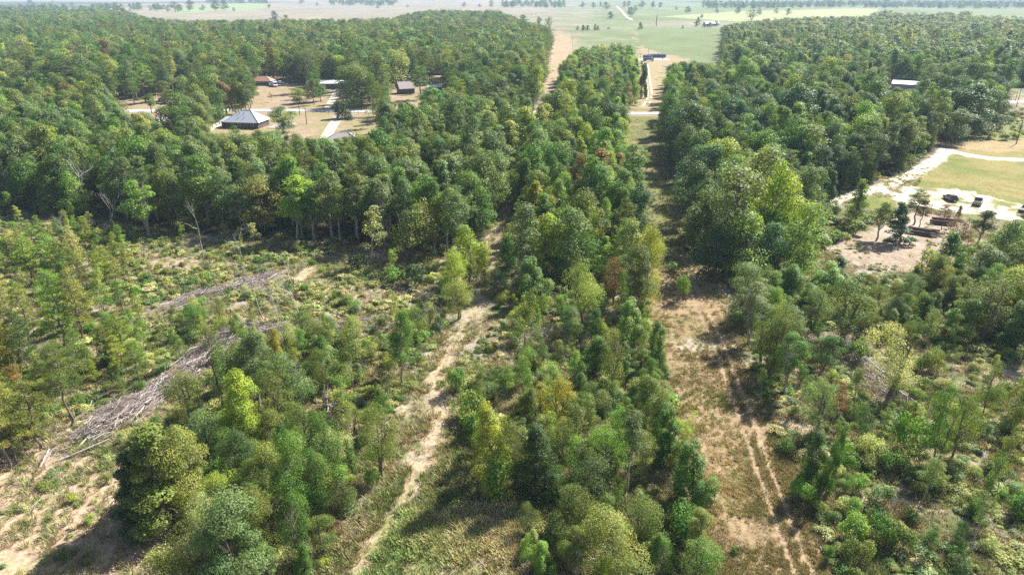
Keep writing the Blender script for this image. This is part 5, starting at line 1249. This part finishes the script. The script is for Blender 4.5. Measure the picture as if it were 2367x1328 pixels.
# slash: thin branches heaped in windrows and strewn about
def stick_mat():
    m, t, out = new_mat('slash_wood')
    ge = N(t, 'ShaderNodeNewGeometry'); cr = N(t, 'ShaderNodeValToRGB')
    e = cr.color_ramp.elements; e[0].color = (0.17, 0.125, 0.10, 1); e[1].color = (0.52, 0.48, 0.45, 1); e.new(.6).color = (0.29, 0.235, 0.21, 1)
    t.links.new(ge.outputs['Random Per Island'], cr.inputs[0])
    b = N(t, 'ShaderNodeBsdfPrincipled'); b.inputs['Roughness'].default_value = .9; t.links.new(cr.outputs[0], b.inputs['Base Color']); t.links.new(b.outputs[0], out.inputs[0])
    return m
def sticks(name, c, d, L, r, label):
    n = len(c); a = np.cross(d, g.normal(size=(n, 3))); a /= np.linalg.norm(a, axis=1)[:, None]; b = np.cross(d, a)
    V = []
    for e, f in ((-.5, 1.0), (0.0, .9), (.5, .45)):
        bend = a * (L * .11 * (1 if e == 0 else 0))[:, None]
        for k in range(3):
            w = 2.094 * k; V.append(c + bend + d * (L * e)[:, None] + (a * math.cos(w) + b * math.sin(w)) * (r * f)[:, None])
    V = np.stack(V, 1).reshape(-1, 3); base = (np.arange(n) * 9)[:, None]
    Q = np.concatenate([base + np.array([k0 + i, k0 + (i + 1) % 3, k0 + 3 + (i + 1) % 3, k0 + 3 + i]) for k0 in (0, 3) for i in range(3)])
    o = link(name, mk_mesh(name, V, Q, [M_STICK])); o['kind'] = 'stuff'; o['label'] = label
M_STICK = stick_mat()
C_, D_, L_, R_ = [], [], [], []
for wi, wl in enumerate(WINDROWS):
    pts = np.array(wl); seg = np.hypot(*np.diff(pts, axis=0).T); s_ = np.concatenate([[0], np.cumsum(seg)])
    n = int(s_[-1] * [170, 80, 60, 9, 70, 50][wi]); u = g.random(n) * s_[-1]; x, y = np.interp(u, s_, pts[:, 0]), np.interp(u, s_, pts[:, 1])
    i = np.clip(np.searchsorted(s_, u) - 1, 0, len(seg) - 1); ang = np.arctan2(np.diff(pts[:, 1])[i], np.diff(pts[:, 0])[i]) + g.normal(size=n) * np.where(g.random(n) < .6, .45, 1.5)
    wv = (1.0 + .8 * vnoise(u, u * 0, 4, 66)) * (1.75 if wi == 0 else 1.15); off = g.normal(size=n) * wv
    x, y = x - np.sin(ang) * off, y + np.cos(ang) * off
    h = np.abs(g.normal(size=n)) * np.exp(-(off / 2.3) ** 2) * (.75 if wi == 0 else .45) * (.5 + vnoise(u, u * 0, 5, 67))
    C_.append(np.stack([x, y, Z(x, y) + .08 + h], 1)); D_.append(np.stack([np.cos(ang), np.sin(ang), g.normal(size=n) * .16], 1)); L_.append(.6 + 3.0 * g.random(n) ** 2); R_.append(.012 + .055 * g.random(n) ** 4)
n = 5200; r_ = 46 * (190 / 46) ** g.random(n); th_ = (g.random(n) - .5) * rad(84); x, y = r_ * np.sin(th_), r_ * np.cos(th_); px, py, _ = P(x, y, 0)
sel = in_any(px, py, (S_LEFT, S_MID, S_RIGHT)) & (g.random(n) < np.where(fbm(x, y, 8, 68, 2) > .5, 1, .25)) & (seg_dist(x, y, TRACK) > 1.5); x, y = x[sel], y[sel]; m_ = len(x); ang = g.random(m_) * 6.28
C_.append(np.stack([x, y, Z(x, y) + .1 + .2 * g.random(m_)], 1)); D_.append(np.stack([np.cos(ang), np.sin(ang), g.normal(size=m_) * .2], 1)); L_.append(.6 + 2.6 * g.random(m_) ** 2); R_.append(.018 + .04 * g.random(m_) ** 2)
D_ = np.concatenate(D_); D_ /= np.linalg.norm(D_, axis=1)[:, None]
sticks('brush_debris', np.concatenate(C_), D_, np.concatenate(L_), np.concatenate(R_), 'grey and brown cut branches heaped in windrows and strewn over the clear-cut')
WN = ['the big windrow', 'the upper windrow', 'the middle windrow', 'the lower left windrow', 'the brush heap right of the track', 'the slash below the open-crowned tree']
for wi, wl in enumerate(WINDROWS):
    pts = np.array(wl); seg = np.hypot(*np.diff(pts, axis=0).T); s_ = np.concatenate([[0], np.cumsum(seg)]); m_ = [14, 6, 6, 2, 5, 6][wi]
    for k in range(m_):
        u = (k + .5) / m_ * s_[-1]; x, y = np.interp(u, s_, pts[:, 0]), np.interp(u, s_, pts[:, 1]); i = min(len(seg) - 1, int(np.searchsorted(s_, u)) - 1)
        an = math.atan2(pts[i + 1][1] - pts[i][1], pts[i + 1][0] - pts[i][0]) + g.normal() * .3; x += g.normal() * 1.1; y += g.normal() * .8
        pos = ('at its start' if k < m_ / 4 else 'in its first half' if k < m_ / 2 else 'past its middle' if k < m_ * .75 else 'at its far end')
        o = link('fallen_log', DEADLOG if 'DEADLOG' in globals() else globals().setdefault('DEADLOG', MB().tube([(-.5, 0, 0), (-.2, .012, .5 * .02), (.15, 0, .0), (.5, .02, 0)], [.5, .47, .42, .3], 7).mesh('fallen_log', M_DEAD, True)), None, (x, y, float(Z(x, y)) + .35 + .4 * (wi == 0) * g.random()), an)
        L0 = 2.6 + 3.2 * g.random(); o.scale = (L0, .2 + .16 * g.random(), .2 + .16 * g.random()); o.rotation_euler = (0, g.normal() * .09, an)
        tag(o, f'bleached log on {WN[wi]}, {pos}, {ORD[k] if k < 10 else ["eleventh", "twelfth", "thirteenth", "last"][k - 10]} along', 'log', 'bleached logs in the slash')

# ------------------------------------------------------------------ labels for every single plant
SHAPE = {'round': 'rounded tree', 'tall': 'slender tree', 'cone': 'pointed tree', 'open': 'open-crowned tree', 'pine': 'pine', 'young_pine': 'young pine', 'cedar': 'dense cedar', 'sapling': 'thin sapling', 'vine': 'vine-draped tree', 'shrub': 'shrub'}
MARKS = [('the grey-roofed house', 574, 293), ('the brown-roofed house', 797, 325), ('the red-roofed house', 609, 196), ('the white camper van', 637, 200), ('the long white-roofed building', 764, 203), ('the brown hut', 938, 216), ("the giant oak's shade", 838, 250), ('the metal barn', 2094, 206), ('the dark car on the sand', 2196, 461), ('the grey pickup', 2260, 470),
         ('the log stacks', 2145, 535), ('the bare dirt clearing', 2040, 590), ("the sandy drive's fork", 2000, 440), ("the sandy drive's bend", 2165, 360), ('the tank pad', 1507, 137), ("the pasture's dead snag", 1517, 61), ("the strip's road crossing", 1490, 262), ('the shaded grassy strip', 1545, 480), ('the white marker posts', 1590, 553), ("the strip's sandy spot", 1620, 792),
         ('the upper wheel ruts', 1700, 930), ('the middle wheel ruts', 1775, 1110), ('the lowest wheel ruts', 1850, 1300), ('the upper sandy track', 1105, 685), ("the sandy track's bend", 1030, 815), ('the middle sandy track', 1020, 960), ('the lower sandy track', 930, 1140), ("the sandy track's end", 830, 1300), ('the white fallen tree crown', 845, 930), ("the windrow's lower end", 230, 1000),
         ("the big windrow's middle", 400, 880), ("the big windrow's top", 560, 775), ('the upper windrow', 520, 680), ('the pale grass patch', 790, 655), ('the tarp shelter', 1000, 548), ("the wood edge's bright tree", 340, 520), ("the wood edge's left end", 60, 490), ('the bare lower left corner', 120, 1220), ('the small brush heap', 1310, 775), ('the bottom grass patch', 1060, 1250),
         ('the red sapling', 1922, 985), ('the pale open-crowned tree', 2052, 912), ('the long bare leaning sapling', 2240, 1275), ('the forked olive tree', 1950, 785), ('the hooked vine tree', 1605, 1175), ('the lower right corner', 2330, 1300), ("the picture's right edge", 2350, 800), ('the yellow-green pair', 1085, 640), ('the roadside pines', 330, 245), ("the picture's left edge", 30, 800), ("the pasture's near corner", 1290, 80), ('the far white house', 1640, 62), ('the far grove', 840, 12), ('the straw field', 640, 50), ('the right road stretch', 2349, 240),
         ("the barn's dark oak", 2245, 300), ('the pale barn clearing', 2040, 200), ('the pasture edge right', 1690, 110), ('the red wood track', 1178, 470), ("the red track's end", 1275, 190), ('the tall yard pines', 540, 255), ('the rust-brown trees', 500, 170), ('the far left wood', 150, 120), ('the far pine wood', 1000, 90), ('the pasture wood corner', 1240, 80), ('the far right pale strip', 2200, 50), ('the far right wood', 2250, 120), ('the middle right wood', 1850, 300), ('the near right wood', 1740, 560), ('the middle wood strip', 1340, 400), ('the strip wood behind the road', 1380, 200)]
MP = np.array([(m[1], m[2]) for m in MARKS], float)
def describe(r):
    # measured in the picture, but with depth stretched so that near and far count alike
    fy = lambda v: 620 * np.log((v + 45))
    d = np.hypot(MP[:, 0] - r['px'], fy(MP[:, 1]) - fy(max(-30, r['py'])))
    k = int(np.argmin(d)); dx, dy = r['px'] - MP[k, 0], fy(r['py']) - fy(MP[k, 1])
    far_ = '' if d[k] < 110 else 'well '
    rel = ('right of' if dx > 0 else 'left of') if abs(dx) > abs(dy) else ('in front of' if dy > 0 else 'behind')
    if d[k] < 18: far_, rel = '', 'right by'
    ks = [q['H'] for q in REG if q['kind'] == r['kind']]; lo, hi = np.percentile(ks, [33, 67])
    size = 'small' if r['H'] < lo else 'tall' if r['H'] > hi else 'mid-sized'
    if r['kind'] in ('shrub',): size = {'small': 'low', 'tall': 'large', 'mid-sized': 'knee-high'}[size] if size != 'mid-sized' else 'mid-sized'
    return f"{size} {r['color']} {SHAPE[r['kind']]} {far_}{rel} {MARKS[k][0]}"
for r in REG:
    r['text'] = r['label'] or describe(r)
by = {}
for r in REG: by.setdefault(r['text'], []).append(r)
for t_, rs in by.items():
    rs.sort(key=lambda r: r['px'])
    for k, r in enumerate(rs):
        if len(rs) == 1: s_ = t_
        elif len(rs) == 2: s_ = t_ + (', left one' if k == 0 else ', right one')
        else: s_ = t_ + f", {ORD[k] if k < 10 else 'another'} from left"
        cat = {'broadleaf_tree': 'tree', 'slender_tree': 'tree', 'pine_tree': 'pine', 'young_pine': 'young pine', 'cedar_tree': 'cedar', 'sapling': 'sapling', 'vine_covered_tree': 'vine-covered tree', 'shrub': 'shrub'}[NAMES[r['kind']]]
        tag(r['o'], s_, cat, {'tree': 'broadleaf trees of the woods and clearings', 'pine': 'pines among the woods', 'young pine': 'young pines in the clear-cut', 'cedar': 'cedars', 'sapling': 'saplings in the clear-cut', 'vine-covered tree': 'trees smothered in vines', 'shrub': 'shrubs in the scrub'}[cat])

# ------------------------------------------------------------------ haze
hb = MB().box(-9700, 9700, -9700, 9700, -12, 57).build('haze', None); hb['kind'] = 'stuff'; hb['label'] = 'thin blue summer haze over the far woods'
m = bpy.data.materials.new('haze_air'); m.use_nodes = True; t = m.node_tree; t.nodes.clear()
out = t.nodes.new('ShaderNodeOutputMaterial'); pv = t.nodes.new('ShaderNodeVolumePrincipled')
pv.inputs['Color'].default_value = (0.62, 0.80, 1.0, 1); pv.inputs['Density'].default_value = 0.00014; pv.inputs['Anisotropy'].default_value = 0.0
t.links.new(pv.outputs[0], out.inputs['Volume']); hb.data.materials.append(m)
print('plants', len(REG), 'candidates', len(CAND), 'kinds', count, 'low', len(low), 'grass', len(rows))
